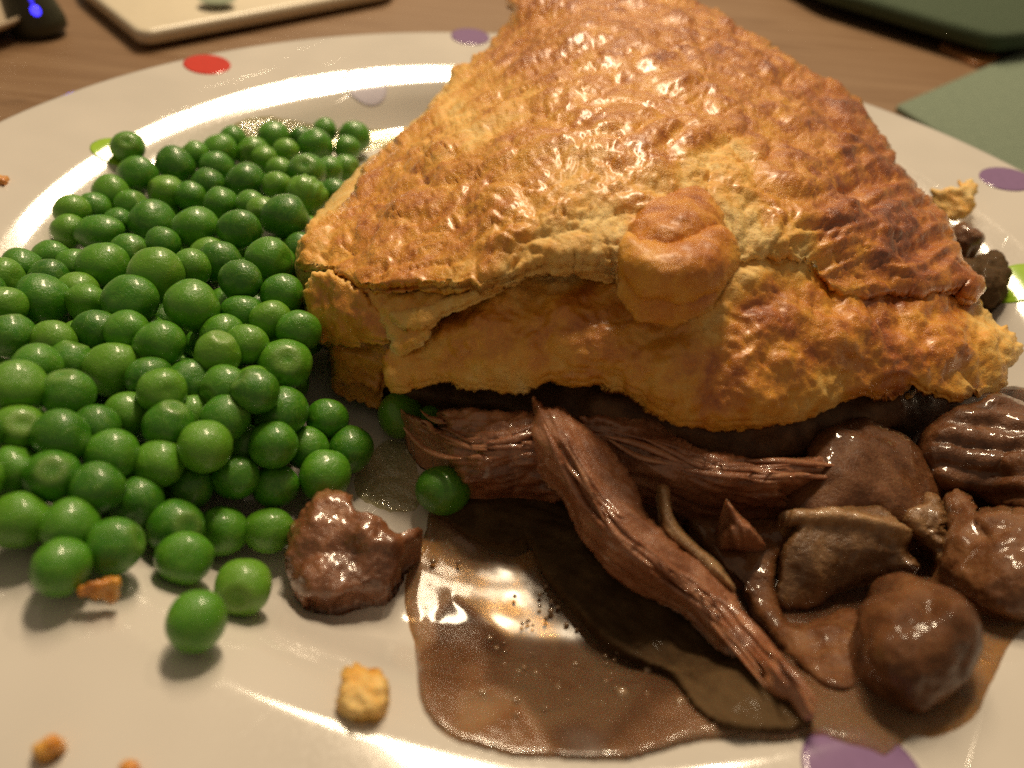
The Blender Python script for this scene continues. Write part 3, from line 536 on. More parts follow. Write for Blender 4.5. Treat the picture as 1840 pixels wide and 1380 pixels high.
m2 = food('shredded_meat', o, [(958, 712, 2.0), (1020, 738, 1.95), (1063, 773, 1.85), (1124, 837, 1.6), (1166, 925, 1.4), (1228, 985, 1.25), (1300, 1034, 1.05), (1353, 1121, .85), (1433, 1224, .6), (1465, 1284, .35), (1414, 1266, .3), (1338, 1175, .55), (1216, 1088, .75), (1135, 1040, .85), (1037, 942, 1.0), (984, 862, 1.25), (951, 800, 1.5), (1010, 790, 2.0), (1050, 860, 1.75), (1100, 940, 1.55), (1170, 1010, 1.35), (1250, 1070, 1.1), (1330, 1130, .9), (1400, 1210, .6)], MT,
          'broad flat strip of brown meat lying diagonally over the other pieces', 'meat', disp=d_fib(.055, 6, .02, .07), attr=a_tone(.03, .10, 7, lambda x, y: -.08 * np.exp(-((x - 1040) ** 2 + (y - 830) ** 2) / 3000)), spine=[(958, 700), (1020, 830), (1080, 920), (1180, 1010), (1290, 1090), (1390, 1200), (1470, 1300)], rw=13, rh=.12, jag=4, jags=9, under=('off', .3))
def fibres(parent, spine, ctrl, n, spread, seed):
    r_ = np.random.default_rng(seed); sp_ = catmull(spine, 8, False); zf = tps(ctrl); Ls = len(sp_)
    tg = np.gradient(sp_, axis=0); tg /= np.linalg.norm(tg, axis=1)[:, None]; nm = np.c_[tg[:, 1], -tg[:, 0]]
    for k in range(n):
        a = int(r_.uniform(.02, .7) * Ls); b = min(Ls, a + int(r_.uniform(.15, .4) * Ls)); off = r_.uniform(-spread, spread); off2 = off + r_.uniform(-12, 12)
        t = np.linspace(0, 1, b - a)[:, None]; w = sp_[a:b] + nm[a:b] * (off * (1 - t) + off2 * t + 4 * np.sin(t * r_.uniform(2, 7) + k))
        if len(w) < 5: continue
        lift = .05 + .10 * (np.abs(2 * t[:, 0] - 1) ** 6) * r_.uniform(-.2, 1.2); P = unr(w[:, 0], w[:, 1], zf(w[:, 0], w[:, 1]) + lift)
        rd = r_.uniform(.022, .05) * np.sin(np.clip(t[:, 0], .02, .98) * math.pi) ** .6; V = []; F_ = []; m = 8
        T_ = np.gradient(P, axis=0); T_ /= np.linalg.norm(T_, axis=1)[:, None]; U_ = np.cross(T_, [0, 0, 1]); U_ /= np.linalg.norm(U_, axis=1)[:, None]; W_ = np.cross(U_, T_)
        for i in range(len(P)):
            for j in range(m): an = 2 * math.pi * j / m; V.append(P[i] + rd[i] * (1.6 * U_[i] * math.cos(an) + W_[i] * math.sin(an)))
        for i in range(len(P) - 1):
            for j in range(m): F_.append((i * m + j, i * m + (j + 1) % m, (i + 1) * m + (j + 1) % m, (i + 1) * m + j))
        F_ += [tuple(range(m))[::-1], tuple((len(P) - 1) * m + j for j in range(m))]
        V = np.array(V) - np.array(parent.location); link('fibre', mesh('fibre', V, F_, {'tone': np.full(len(V), r_.uniform(-.08, .14)), 'fs': np.zeros(len(V)), 'fd': np.zeros(len(V))}), MT, parent)
fibres(m1b, [(1060, 765), (1180, 810), (1300, 845), (1440, 850), (1530, 852)], [(1040, 757, 1.6), (1177, 746, 1.6), (1235, 796, 1.5), (1368, 824, 1.45), (1482, 816, 1.4), (1542, 851, 1.15), (1444, 874, 1.1), (1120, 800, 1.45), (1200, 830, 1.55), (1300, 850, 1.5), (1400, 850, 1.5), (1200, 880, 1.05)], 16, 24, 1)
fibres(m1a, [(735, 750), (780, 785), (860, 800), (960, 790), (1040, 785)], [(719, 736, .95), (850, 731, 1.45), (957, 739, 1.7), (760, 770, .95), (800, 790, 1.15), (900, 780, 1.6), (1000, 790, 1.6), (870, 840, 1.2), (960, 850, 1.2)], 14, 30, 2)
fibres(m2, [(985, 740), (1020, 830), (1080, 920), (1180, 1010), (1290, 1090), (1390, 1200), (1450, 1280)], [(958, 712, 2.0), (1063, 773, 1.85), (1124, 837, 1.6), (1166, 925, 1.4), (1228, 985, 1.25), (1300, 1034, 1.05), (1353, 1121, .85), (1465, 1284, .35), (1338, 1175, .55), (1216, 1088, .75), (1037, 942, 1.0), (984, 862, 1.25), (1010, 790, 2.0), (1050, 860, 1.75), (1100, 940, 1.55), (1170, 1010, 1.35), (1250, 1070, 1.1), (1330, 1130, .9), (1400, 1210, .6)], 20, 28, 3)
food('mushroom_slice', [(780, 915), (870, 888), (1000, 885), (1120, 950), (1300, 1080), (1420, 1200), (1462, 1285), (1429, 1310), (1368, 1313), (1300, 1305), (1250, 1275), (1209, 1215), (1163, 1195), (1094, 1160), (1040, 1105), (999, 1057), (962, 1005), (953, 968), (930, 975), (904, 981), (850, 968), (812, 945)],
     [(780, 915, .2), (1000, 885, .5), (1120, 950, .6), (1300, 1080, .55), (1462, 1285, .2), (1300, 1305, .22), (1209, 1215, .25), (1094, 1160, .28), (999, 1057, .3), (953, 968, .3), (850, 968, .2), (1050, 1000, .5), (1200, 1130, .45), (900, 930, .35)], MDK,
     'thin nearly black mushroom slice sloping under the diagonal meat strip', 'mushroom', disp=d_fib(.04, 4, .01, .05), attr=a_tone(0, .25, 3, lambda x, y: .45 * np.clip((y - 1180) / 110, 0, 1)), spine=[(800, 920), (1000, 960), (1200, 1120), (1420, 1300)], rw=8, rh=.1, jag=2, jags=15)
food('meat_fibre', [(1180, 874), (1192, 869), (1202, 876), (1205, 900), (1212, 930), (1232, 957), (1256, 980), (1290, 1010), (1319, 1050), (1318, 1064), (1292, 1046), (1262, 1022), (1236, 998), (1205, 970), (1188, 945), (1183, 910)],
     [(1190, 870, 1.5), (1205, 900, 1.45), (1232, 957, 1.35), (1319, 1055, 1.1), (1262, 1022, 1.15), (1188, 945, 1.3)], MPA, 'thin pale beige fibre peeling off the right side of the diagonal meat strip', 'meat', disp=d_fib(.05, 12, .02, .03), attr=a_tone(.12), spine=[(1190, 870), (1200, 930), (1250, 990), (1320, 1060)], rw=12, rh=.18, step=4, under=('off', .25))
o = [(1440, 840), (1452, 800), (1480, 774), (1520, 757), (1570, 756), (1620, 774), (1655, 810), (1678, 860), (1690, 905), (1660, 950), (1600, 975), (1500, 960), (1420, 960), (1400, 900)]
food('mushroom', o, dome(o, .72), MMU, 'big smooth dark mushroom cap emerging from under the front crust', 'mushroom', disp=d_lump(.10, .015), attr=a_tone(-.02), rw=10, rh=.03, under=('floor', .03))
o = [(1703, 745), (1725, 728), (1760, 718), (1790, 704), (1840, 722), (1900, 745), (1940, 800), (1940, 880), (1900, 935), (1840, 932), (1790, 918), (1735, 888), (1690, 880), (1665, 850), (1652, 800), (1672, 765)]
food('mushroom', o, dome(o, .80, 2.4), MMU, 'shiny dark mushroom with parallel ridges at the right edge of the plate', 'mushroom', disp=lambda P, x, y, d, sd, sa: .08 * fbm(P + 7, 2) + .11 * np.abs(np.sin((y - .12 * (x - 1700) + 10 * perlin(np.c_[x / 60, y / 60, x * 0])) / 40 * math.pi)) * np.clip(d / 25, 0, 1) + .02 * fbm(P * 5, 2), attr=a_tone(-.06), rw=10, rh=.03, under=('floor', .03))
o = [(1699, 893), (1712, 882), (1728, 884), (1742, 905), (1758, 928), (1800, 925), (1840, 931), (1900, 940), (1930, 1000), (1900, 1085), (1840, 1106), (1795, 1104), (1755, 1090), (1722, 1062), (1700, 1020), (1700, 960), (1702, 920)]
food('mushroom_piece', o, dome(o, .60, 2.4), MMU, 'brown mushroom chunk with a stubby upright stalk near the lower right', 'mushroom', disp=lambda P, x, y, d, sd, sa: .12 * fbm(P * 1.1 + 7, 2) + .03 * fbm(P * 5, 2) + ledge(x, y, [(1740, 1000), (1750, 950), (1800, 935), (1900, 945)], 30, .16, 5), attr=a_tone(.06, .10, 8), rw=8, rh=.03)
o = [(1406, 924), (1440, 917), (1475, 915), (1520, 918), (1570, 911), (1597, 921), (1619, 956), (1635, 994), (1652, 1015), (1625, 1030), (1592, 1036), (1558, 1045), (1530, 1060), (1501, 1072), (1470, 1095), (1430, 1102), (1406, 1098), (1388, 1072), (1398, 1020), (1402, 990), (1420, 962), (1434, 946), (1425, 936)]
food('mushroom_slice', o, [(1406, 924, 1.0), (1475, 915, 1.1), (1570, 911, 1.15), (1619, 956, 1.0), (1652, 1015, .75), (1592, 1036, .45), (1530, 1060, .35), (1470, 1095, .2), (1406, 1098, .2), (1388, 1072, .35), (1402, 990, .75), (1434, 946, 1.0), (1500, 975, .95), (1580, 985, .95), (1450, 1030, .65), (1530, 1020, .7)], MPA, 'mushroom slice with a pale curled upper rim beside the round button mushroom', 'mushroom', disp=lambda P, x, y, d, sd, sa: .08 * fbm(P * 1.2 + 2, 2) + .02 * fbm(P * 5, 2) + .16 * np.exp(-((y - (930 + .0016 * (x - 1480) ** 2)) / 13) ** 2), attr=lambda P, x, y, d, sd, sa: {'tone': -.16 + .30 * np.exp(-((y - (930 + .0016 * (x - 1480) ** 2)) / 18) ** 2) + 0 * x}, spine=[(1400, 930), (1500, 925), (1600, 940), (1650, 1010)], rw=16, rh=.16, jag=3, jags=12)
o = [(1636, 925), (1655, 900), (1675, 888), (1692, 896), (1697, 950), (1712, 985), (1722, 1015), (1700, 1022), (1670, 1010), (1650, 980), (1640, 950)]
food('mushroom_piece', o, dome(o, .52), MPA, 'small wrinkled pale brown scrap between the two right hand mushrooms', 'mushroom', disp=d_lump(.14, .05, 2, 6), attr=a_tone(-.03), rw=6, rh=.03, step=4)
o = [(1631, 1027), (1673, 1038), (1706, 1048), (1738, 1068), (1764, 1102), (1772, 1152), (1758, 1212), (1735, 1245), (1711, 1268), (1680, 1288), (1650, 1290), (1619, 1273), (1590, 1250), (1568, 1220), (1548, 1178), (1536, 1130), (1540, 1090), (1558, 1056), (1592, 1034)]
food('button_mushroom', o, dome(o, .62), MBT, 'whole round button mushroom coated in gravy at the lower right', 'mushroom', disp=lambda P, x, y, d, sd, sa: .15 * fbm(P * .8 + 1, 2) - .07 + .02 * fbm(P * 5, 2) - .14 * np.exp(-((x - 1668) ** 2 + (y - 1080) ** 2) / 500) + ledge(x, y, [(1600, 1100), (1640, 1120), (1668, 1090), (1710, 1100)], 30, -.06, 5), attr=a_tone(0, 0, 1, lambda x, y: .2 * np.exp(-((x - 1635) ** 2 + (y - 1050) ** 2) / 900)), rw=8, rh=.02, under=('floor', .12))
o = [(1304, 896), (1316, 908), (1332, 926), (1350, 945), (1366, 963), (1378, 985), (1360, 992), (1335, 990), (1318, 988), (1300, 990), (1287, 984), (1292, 960), (1311, 938), (1308, 918)]
food('meat_splinter', o, [(1304, 896, 1.45), (1332, 926, 1.25), (1378, 985, .7), (1318, 990, .6), (1287, 984, .65), (1311, 938, 1.1), (1335, 960, 1.1)], MT, 'small pointed sliver of meat standing upright in the middle of the filling', 'meat', disp=d_fib(.06, 9, .02, .04), attr=a_tone(.04, .15, 4), spine=[(1304, 890), (1335, 940), (1345, 1000)], rw=12, rh=.15, step=4)
o = [(1240, 935), (1300, 930), (1400, 930), (1440, 960), (1400, 1010), (1390, 1080), (1420, 1120), (1480, 1110), (1540, 1100), (1560, 1150), (1550, 1230), (1490, 1240), (1440, 1200), (1380, 1130), (1330, 1060), (1280, 1000)]
food('mushroom_slice', o, [(1240, 935, .5), (1400, 930, .6), (1400, 1010, .5), (1480, 1110, .35), (1550, 1230, .15), (1490, 1240, .15), (1380, 1130, .35), (1300, 1000, .5)], MMU, 'soft dark brown mushroom shreds sunk in gravy right of the diagonal strip', 'mushroom', disp=d_lump(.12, .03, 1.2, 4), attr=a_tone(.04), rw=25, rh=.15)
o = [(609, 877), (590, 884), (563, 898), (529, 927), (512, 955), (508, 985), (511, 1010), (521, 1045), (552, 1070), (590, 1084), (625, 1085), (660, 1080), (700, 1062), (722, 1035), (732, 1008), (748, 985), (762, 962), (760, 940), (745, 937), (729, 940), (712, 935), (699, 925), (680, 912), (660, 908), (649, 904), (640, 888), (626, 878)]
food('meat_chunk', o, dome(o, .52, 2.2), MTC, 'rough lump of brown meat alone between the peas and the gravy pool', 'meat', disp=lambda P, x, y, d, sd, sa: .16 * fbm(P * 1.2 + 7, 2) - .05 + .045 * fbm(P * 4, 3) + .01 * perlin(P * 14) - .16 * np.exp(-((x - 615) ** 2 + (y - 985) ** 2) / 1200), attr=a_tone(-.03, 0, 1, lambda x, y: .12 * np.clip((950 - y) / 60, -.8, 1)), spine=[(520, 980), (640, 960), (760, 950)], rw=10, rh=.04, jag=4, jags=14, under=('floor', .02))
food('mushroom_piece', [(1690, 420), (1707, 406), (1730, 400), (1752, 410), (1769, 424), (1768, 438), (1749, 450), (1740, 466), (1720, 475), (1700, 460)], [(1707, 406, 1.0), (1769, 430, .8), (1740, 466, .4), (1725, 430, 1.1), (1690, 430, .9)], MMU, 'upper brown mushroom bit poking out right of the pie', 'mushroom', disp=d_lump(.06, .03, 2, 5), attr=a_tone(.05), rw=14, rh=.2, step=4, jag=2)
food('mushroom_piece', [(1722, 470), (1745, 465), (1764, 458), (1785, 453), (1800, 458), (1811, 480), (1812, 510), (1808, 530), (1788, 555), (1765, 556), (1738, 520)], [(1722, 470, .9), (1785, 453, .9), (1811, 490, .7), (1788, 555, .25), (1765, 510, 1.05), (1738, 530, .7)], MDK, 'lower dark mushroom bit beside the lime green spot', 'mushroom', disp=d_lump(.08, .04, 2, 5), attr=a_tone(.18), rw=16, rh=.22, step=4, jag=2)
# loose crumbs and flakes
def crumb(ol, z, br, label, cat, **k):
    k.setdefault('rw', 9); k.setdefault('rh', .08); k.setdefault('disp', lambda P, x, y, d, sd, sa: .06 * fbm(P * 4, 3)); k.setdefault('under', ('off', .06))
    return tag(patch(k.pop('name', 'pastry_flake'), ol, z, k.pop('mat', MCR), step=4, jag=3, jags=8, attr=lambda P, x, y, d, sd, sa: {'brown': br + .25 * perlin(P * 3)}, **k), label, cat)
crumb([(1672, 345), (1684, 338), (1710, 337), (1724, 336), (1722, 322), (1733, 328), (1746, 320), (1755, 336), (1752, 355), (1748, 375), (1734, 392), (1706, 397), (1690, 400)], [(1672, 345, 1.0), (1746, 320, .8), (1750, 375, .45), (1700, 397, .5)], .12, 'ragged pale pastry flake sticking out near the right purple spot', 'flake')
crumb([(138, 1062), (150, 1048), (172, 1042), (200, 1041), (216, 1044), (213, 1066), (206, 1082), (192, 1085), (180, 1074), (158, 1070)], [(138, 1062, .35), (200, 1042, .5), (206, 1082, .2), (170, 1066, .3)], .55, 'orange crumpled flake of crust just below the front left peas', 'flake', mat=MCR)
cz = [(612, 1215), (618, 1202), (640, 1198), (665, 1200), (688, 1206), (697, 1222), (698, 1250), (694, 1276), (680, 1287), (655, 1290), (630, 1287), (614, 1276), (609, 1250)]
crumb(cz, dome(cz, .17, 2.3), .22, 'square fuzzy crumb of puff pastry left of the gravy pool', 'crumb', name='pastry_crumb', rw=6, rh=.03, disp=lambda P, x, y, d, sd, sa: .05 * fbm(P * np.array([3, 3, 9]), 3) + .04 * perlin(P * 9), under=('floor', 0))
c2 = [(60, 1348), (68, 1332), (88, 1322), (108, 1321), (119, 1330), (116, 1346), (98, 1356), (74, 1362)]
crumb(c2, dome(c2, .11), .42, 'small tan crumb in the near left corner of the plate', 'crumb', name='pastry_crumb', rw=10, rh=.1, under=('floor', 0))
crumb([(-14, 318), (0, 312), (12, 314), (18, 321), (8, 328), (-12, 326)], .12, .5, 'tiny tan crumb on the rim at the left edge', 'crumb', name='pastry_crumb', rw=6, rh=.06, under=('floor', 0))
crumb([(218, 1380), (232, 1371), (246, 1376), (248, 1390), (224, 1392)], .10, .55, 'tiny brown crumb at the bottom edge near the left', 'crumb', name='pastry_crumb', rw=6, rh=.06, under=('floor', 0))

# ------------------------------------------------------------------ peas
Z1 = """605,170,150 1290,125,158 1100,135,130 1425,130,100 1535,90,118 1675,120,148 1490,165,185 1640,175,118 1350,190,125 1200,200,155 1040,190,165 920,205,105 1250,225,100 825,260,192 650,305,185 525,385,168 1025,275,165 985,350,165 1165,335,188
1330,285,135 1445,285,172 1560,275,115 1630,270,124 1310,355,145 1450,400,190 1580,390,120 790,390,170 620,450,155 900,400,90 1045,440,165 1190,445,135 1240,480,120 1350,500,222 345,470,115 440,460,165 560,530,135 335,565,155 460,570,200 720,530,215
925,550,208 1130,560,198 765,625,130 620,665,175 1270,700,208 1025,710,202 245,695,125 100,740,190 490,735,240 350,730,155 755,770,255 895,740,95 1135,800,195 1335,865,195 15,785,110 230,790,185 195,890,245 365,850,120 410,900,140 620,895,245 905,920,255
25,920,125 1165,960,140 1280,985,170 1060,1060,145 1390,1030,110 460,1040,205 600,1040,120 50,1060,195 255,1090,205 755,1105,232 1160,1110,120 1030,1155,182 1330,1190,248 175,1210,178 345,1190,155 535,1220,255 90,1310,262 310,1335,205 890,1280,170 720,1260,175 1065,1310,202 1200,1310,120 770,1330,140"""
Z2 = """605,165,208 800,220,222 905,190,110 965,305,236 1075,200,185 1325,155,242 1545,195,192 1655,335,222 1455,335,155 1275,310,222 1150,300,130 1190,60,110 280,275,228 455,235,125 545,365,250 70,250,225 740,390,205 895,500,212 1115,460,165 1305,510,205 1530,455,246 260,460,225
430,520,190 60,440,225 660,590,232 95,670,205 345,690,205 815,690,252 1050,720,232 1270,715,198 535,785,242 290,890,262 870,850,192 1150,985,262 925,1145,262"""
peas = []
for s_, oy in ((Z1, 200), (Z2, 680)):
    for w_ in s_.split(): a, b, c_ = map(float, w_.split(',')); peas.append((a / 2.6286, b / 2.6286 + oy, c_ / 2.6286))
peas += [(718, 745, 84), (797, 880, 92), (772, 748, 40)]
peas += [(-35, 520, 80), (-40, 600, 85), (-30, 690, 90), (-45, 780, 90), (-40, 860, 90), (-60, 940, 90), (-110, 640, 88), (-100, 730, 88), (-110, 830, 92)]
peas = np.array(peas)
NF0 = len(peas) - 12                        # from here on: the three by the meat, then those beyond the left edge
heap = tps([(490, 230, .5), (640, 240, .5), (605, 300, .8), (360, 280, .6), (230, 310, .5), (120, 400, .5), (30, 470, .55), (-60, 560, .6), (640, 330, .9), (450, 330, 1.0), (300, 400, 1.2), (420, 400, 1.4), (540, 400, 1.5), (150, 480, 1.1), (300, 500, 1.8), (450, 480, 1.9), (520, 520, 1.7),
            (60, 600, 1.4), (200, 600, 1.8), (350, 620, 2.0), (480, 620, 1.7), (40, 720, 1.5), (200, 740, 1.6), (350, 760, 1.6), (500, 720, 1.3), (80, 820, 1.1), (200, 830, 1.2), (330, 830, 1.2), (480, 800, 1.1), (620, 780, .6), (590, 840, .6), (30, 930, .55), (130, 940, .6), (250, 900, .85), (400, 900, .6), (480, 930, .5), (200, 980, .45), (330, 1000, .42), (430, 1050, .45), (350, 1110, .45), (110, 1010, .45), (-60, 800, 1.0)], .05)
hz = np.clip(heap(peas[:, 0], peas[:, 1]), .4, 2.2)
hz[NF0:NF0 + 3] = .42; hz[0] = .38
pos = unr(peas[:, 0], peas[:, 1], hz); rad = peas[:, 2] / 2 * depth(pos) / F_PX * 1.03
rad = np.where(np.arange(len(rad)) < NF0, np.clip(rad, .36, .505), np.clip(rad, .2, .5))
lone = {0, NF0, NF0 + 1, NF0 + 2}
RD_ = ray(peas[:, 0], peas[:, 1]); RD_ /= np.linalg.norm(RD_, axis=1)[:, None]
n = len(pos)
for it in range(140):
    D_ = pos[:, None] - pos[None]; dist = np.linalg.norm(D_, axis=2) + np.eye(n); ov = (rad[:, None] + rad[None]) * .84 - dist; ov[np.eye(n, dtype=bool)] = 0; ov = np.clip(ov, 0, None)
    Fv = (D_ / dist[..., None] * ov[..., None]).sum(1) * .30
    al = (Fv * RD_).sum(1)[:, None] * RD_; s_ = np.sign((al * RD_).sum(1))
    # slide mostly along the line of sight, nearer or farther by their order in the picture
    order = ((peas[None, :, 1] - peas[:, None, 1]) + .0 > 0).astype(float) * 2 - 1; slide = (ov * order).sum(1)[:, None] * RD_ * .16
    pos = pos + al + (Fv - al) * .12 + np.clip(slide, -.08, .08)
    rr = np.hypot(pos[:, 0] - PCX, pos[:, 1] - PCY); fl = zplate(rr) + rad * .97; pos[:, 2] = np.maximum(pos[:, 2], fl)
    hi = fl + np.clip(hz - .4, 0, 2) + .4; pos[:, 2] = np.where(pos[:, 2] > hi, pos[:, 2] * .8 + hi * .2, pos[:, 2])
# peas buried in the heap carry the ones in view
fill = []
for zl, pitch in ((.40, .62), (.80, .62), (1.2, .62), (1.6, .62)):
    for i in range(-20, 20):
        for j in range(-4, 36):
            c_ = np.array([i * pitch + (j % 2) * pitch / 2 + rng.uniform(-.1, .1), 4 + j * pitch * .87 + rng.uniform(-.1, .1), 0]); r_ = .43 + rng.uniform(-.04, .03)
            rr = math.hypot(c_[0] - PCX, c_[1] - PCY); c_[2] = float(zplate(rr)) + zl
            if rr > 10.5: continue
            v = c_ - np.array([0, 0, CAM_H]); dep = v[1] * cp - v[2] * sp; rx = v[0]; dn = -v[1] * sp - v[2] * cp
            a_, b_ = (rx * cr + dn * sr), (-rx * sr + dn * cr); px, py = 920 + F_PX * a_ / dep, 690 + F_PX * b_ / dep
            if dep < 5 or not (-260 < px < 640 and 250 < py < 960): continue
            if px > 560 - max(0, py - 620) * .3: continue
            h = float(heap(np.array([px]), np.array([py]))[0])
            if h - .22 < zl: continue
            dd = np.linalg.norm(pos - c_, axis=1)
            if (dd < (rad + r_) * .70).any(): continue
            pd = np.hypot(peas[:, 0] - px, peas[:, 1] - py); near = pd < (peas[:, 2] * .5 + r_ * F_PX / dep) * .8
            if (depth(pos)[near] > dep).any() and px > 0: continue
            if any(np.linalg.norm(c_ - q[0]) < (r_ + q[1]) * .82 for q in fill): continue
            fill.append((c_, r_, px, py))
IV, IF = ico(4)
def pea_mesh(k):
    q = IV; s_ = 1 + .075 * perlin(q * .9 + k * 7.1) + .012 * perlin(q * 3 + k * 3.3); P = q * s_[:, None]; scar = np.zeros(len(q))
    P *= np.array([1 + .06 * math.sin(k * 2.1), 1, 1 - .07 * abs(math.cos(k * 1.3))])
    d = np.array([[.3, -.55, .78], [-.2, .4, .9], [.9, .2, .3], [.1, -.8, .5]][k % 4]); d = d / np.linalg.norm(d)
    ang = np.arccos(np.clip(q @ d, -1, 1))
    if k % 3 == 0: P *= (1 - .12 * np.exp(-(ang / .30) ** 2) + .035 * np.exp(-((ang - .52) / .14) ** 2))[:, None]; scar = np.exp(-((ang - .4) / .2) ** 2)
    if k % 3 == 1: P *= (1 - .14 * np.clip(1 - ang / .85, 0, 1) ** 1.2)[:, None]
    if k == 7: P *= (1 + .045 * np.sin(16 * q[:, 0] + 2 * perlin(q * 2)) * np.clip(q[:, 2] + .3, 0, 1))[:, None]
    if k == 8: P *= np.array([1.22, .95, .80])
    if k == 12:     # split skin
        u, v = q[:, 0], q[:, 2]; line = (u - .35 * (v + .1)) ; P *= (1 - .10 * np.exp(-(line / .030) ** 2) * np.clip((q[:, 1] < -.3) * (np.abs(v - .15) < .38), 0, 1) + .02 * np.exp(-((line - .09) / .06) ** 2) * (q[:, 1] < -.3))[:, None]
    me = mesh('pea', P, IF, {'scar': scar}); me.materials.append(MPEA); return me
PM = [pea_mesh(k) for k in range(13)]
GRP = 'green peas served beside the pie'
special = {0: ('single dark green pea off the heap against the lime spot on the far rim', 0)}
def near(px, py): return int(np.argmin(np.hypot(peas[:, 0] - px, peas[:, 1] - py)))
special[near(506, 653)] = ('big pea with a slanting split in its skin near the pastry flakes', 12)
special[near(551, 352)] = ('wrinkled yellow green pea touching the left edge of the crust', 7)
special[near(175, 417)] = ('flattened long pale pea lying on its side at the left of the heap', 8)
special[near(352, 1115)] = ('nearest pea of all, rolled clear of the heap towards the viewer', 2)
special[near(437, 1055)] = ('large dimpled pea touching the nearest one in front of the heap', 3)
special[near(110, 1018)] = ('plump pea at the front left right above the orange flake', 5)
special[near(203, 978)] = ('pea with a ring shaped dimple behind the orange flake', 6)
special[near(331, 1003)] = ('small oval pea lying alone in front of two dimpled peas', 4)
special[near(483, 952)] = ('front pea touching the left side of the rough meat lump', 1)
special[near(582, 853)] = ('big round pea resting just above the rough meat lump', 2)
special[near(630, 807)] = ('glossy pea on the right tip of the heap facing the meat prongs', 5)
special[NF0] = ('dark pea in the shade behind the pointed meat prong', 2)
special[NF0 + 1] = ('dark pea tucked under the shredded meat beside the juice puddle', 1)
special[NF0 + 2] = ('tiny glimpse of a pea wedged between the two meat prongs', 4)
special[near(513, 390)] = ('large pea pressed against the left corner of the crust', 10)
special[near(490, 247)] = ('tallest pea of the back row in front of the bright well edge', 2)
ordn = ['first', 'second', 'third', 'fourth', 'fifth', 'sixth', 'seventh', 'eighth', 'ninth', 'tenth', 'eleventh', 'twelfth', 'thirteenth', 'fourteenth', 'fifteenth', 'sixteenth']
vis = [i for i in range(NF0) if i not in special]
vis.sort(key=lambda i: peas[i, 1]); nrow = 12; rows = np.array_split(vis, nrow)
rown = ['rearmost', 'second', 'third', 'fourth', 'fifth', 'sixth', 'seventh', 'eighth', 'ninth', 'tenth', 'eleventh', 'front']
lab = {}
for ri, row in enumerate(rows):
    for k, i in enumerate(sorted(row, key=lambda i: peas[i, 0])):
        sz = 'small ' if rad[i] < .36 else 'large ' if rad[i] > .50 else ''
        lab[i] = (f"{sz}green pea {ordn[k]} from left in the heap's {rown[ri]} row from the back" if ri < 11 else f"{sz}green pea {ordn[k]} from left in the heap's front row") if ri else f"{sz}green pea, {ordn[k]} from the left in the rearmost row of the heap"
for i in range(n):
    mk = special[i][1] if i in special else int(rng.integers(0, 12)) if i < NF0 or i >= NF0 + 3 else 1
    if i not in special and (mk in (7, 8) or (mk % 3 == 0 and rng.random() < .5)): mk = int(rng.choice([2, 5, 10, 11]))
    o = link('pea', PM[mk]); o.location = pos[i]; o.scale = (rad[i],) * 3
    o.rotation_euler = (rng.uniform(-.5, .5), rng.uniform(-.5, .5), rng.uniform(0, 6.28)) if (i not in special) else (0, 0, 0) if mk in (12, 3, 6) else (rng.uniform(-.2, .2), rng.uniform(-.2, .2), 0)
    if i in special: tag(o, special[i][0], 'pea', GRP)
    elif i < NF0: tag(o, lab[i], 'pea', GRP)
    else: tag(o, 'green pea at the far left where the heap runs out of the picture', 'pea', GRP)
for c_, r_, px, py in fill:
    o = link('pea', PM[int(rng.integers(0, 7))]); o.location = c_; o.scale = (r_,) * 3; o.rotation_euler = tuple(rng.uniform(0, 6, 3)); tag(o, 'dim green pea buried under the other peas of the heap', 'pea', GRP)

# ------------------------------------------------------------------ things on the table behind
def slab(name, corners, z0, z1, mat, label, cat, bev=.25, thing=True):
    P = np.array([un(px, py, z1)[:2] for px, py in corners]); c0 = P.mean(0); P = P - c0; n_ = len(P)
    import bmesh
    bm = bmesh.new(); lo = [bm.verts.new((*p, 0)) for p in P]; hi = [bm.verts.new((*p, z1 - z0)) for p in P]
    bm.faces.new(hi); bm.faces.new(lo[::-1])
    for k in range(n_): bm.faces.new((lo[k], lo[(k + 1) % n_], hi[(k + 1) % n_], hi[k]))
    bmesh.ops.recalc_face_normals(bm, faces=bm.faces)
    bmesh.ops.bevel(bm, geom=[e for e in bm.edges if abs(e.verts[0].co.z - e.verts[1].co.z) > .01], offset=bev * 2, segments=5, affect='EDGES', profile=.5)
    bmesh.ops.bevel(bm, geom=[e for e in bm.edges if min(e.verts[0].co.z, e.verts[1].co.z) > (z1 - z0) * .9], offset=min(bev, (z1 - z0) * .4), segments=3, affect='EDGES', profile=.5)
    me = bpy.data.meshes.new(name); bm.to_mesh(me); bm.free(); me.shade_smooth(); o = link(name, me, mat); o.location = (*c0, z0); return tag(o, label, cat)
MCRM = m_plain('cream_melamine', (.62, .55, .42), .35, .01, 4, .08); MBLK = m_plain('dark_shade', (.02, .017, .012), .5, .01, 8, .2)  # the near-black one colours the two slabs that model shadow
board = slab('serving_board', [(250, 58), (140, -30), (120, -110), (760, -110), (700, -24)], TZ + .3, TZ + .8, MCRM, 'cream serving board over a dark shadow slab behind the plate at upper left', 'board', .3)
bsh = slab('board_shadow', [(252, 66), (138, -24), (124, -104), (755, -104), (704, -14)], TZ + .002, TZ + .28, MBLK, None, None, .1)  # dark slab stands in for the shadow beneath the board
bsh.parent = board; bsh.location = Vector(bsh.location) - Vector(board.location)
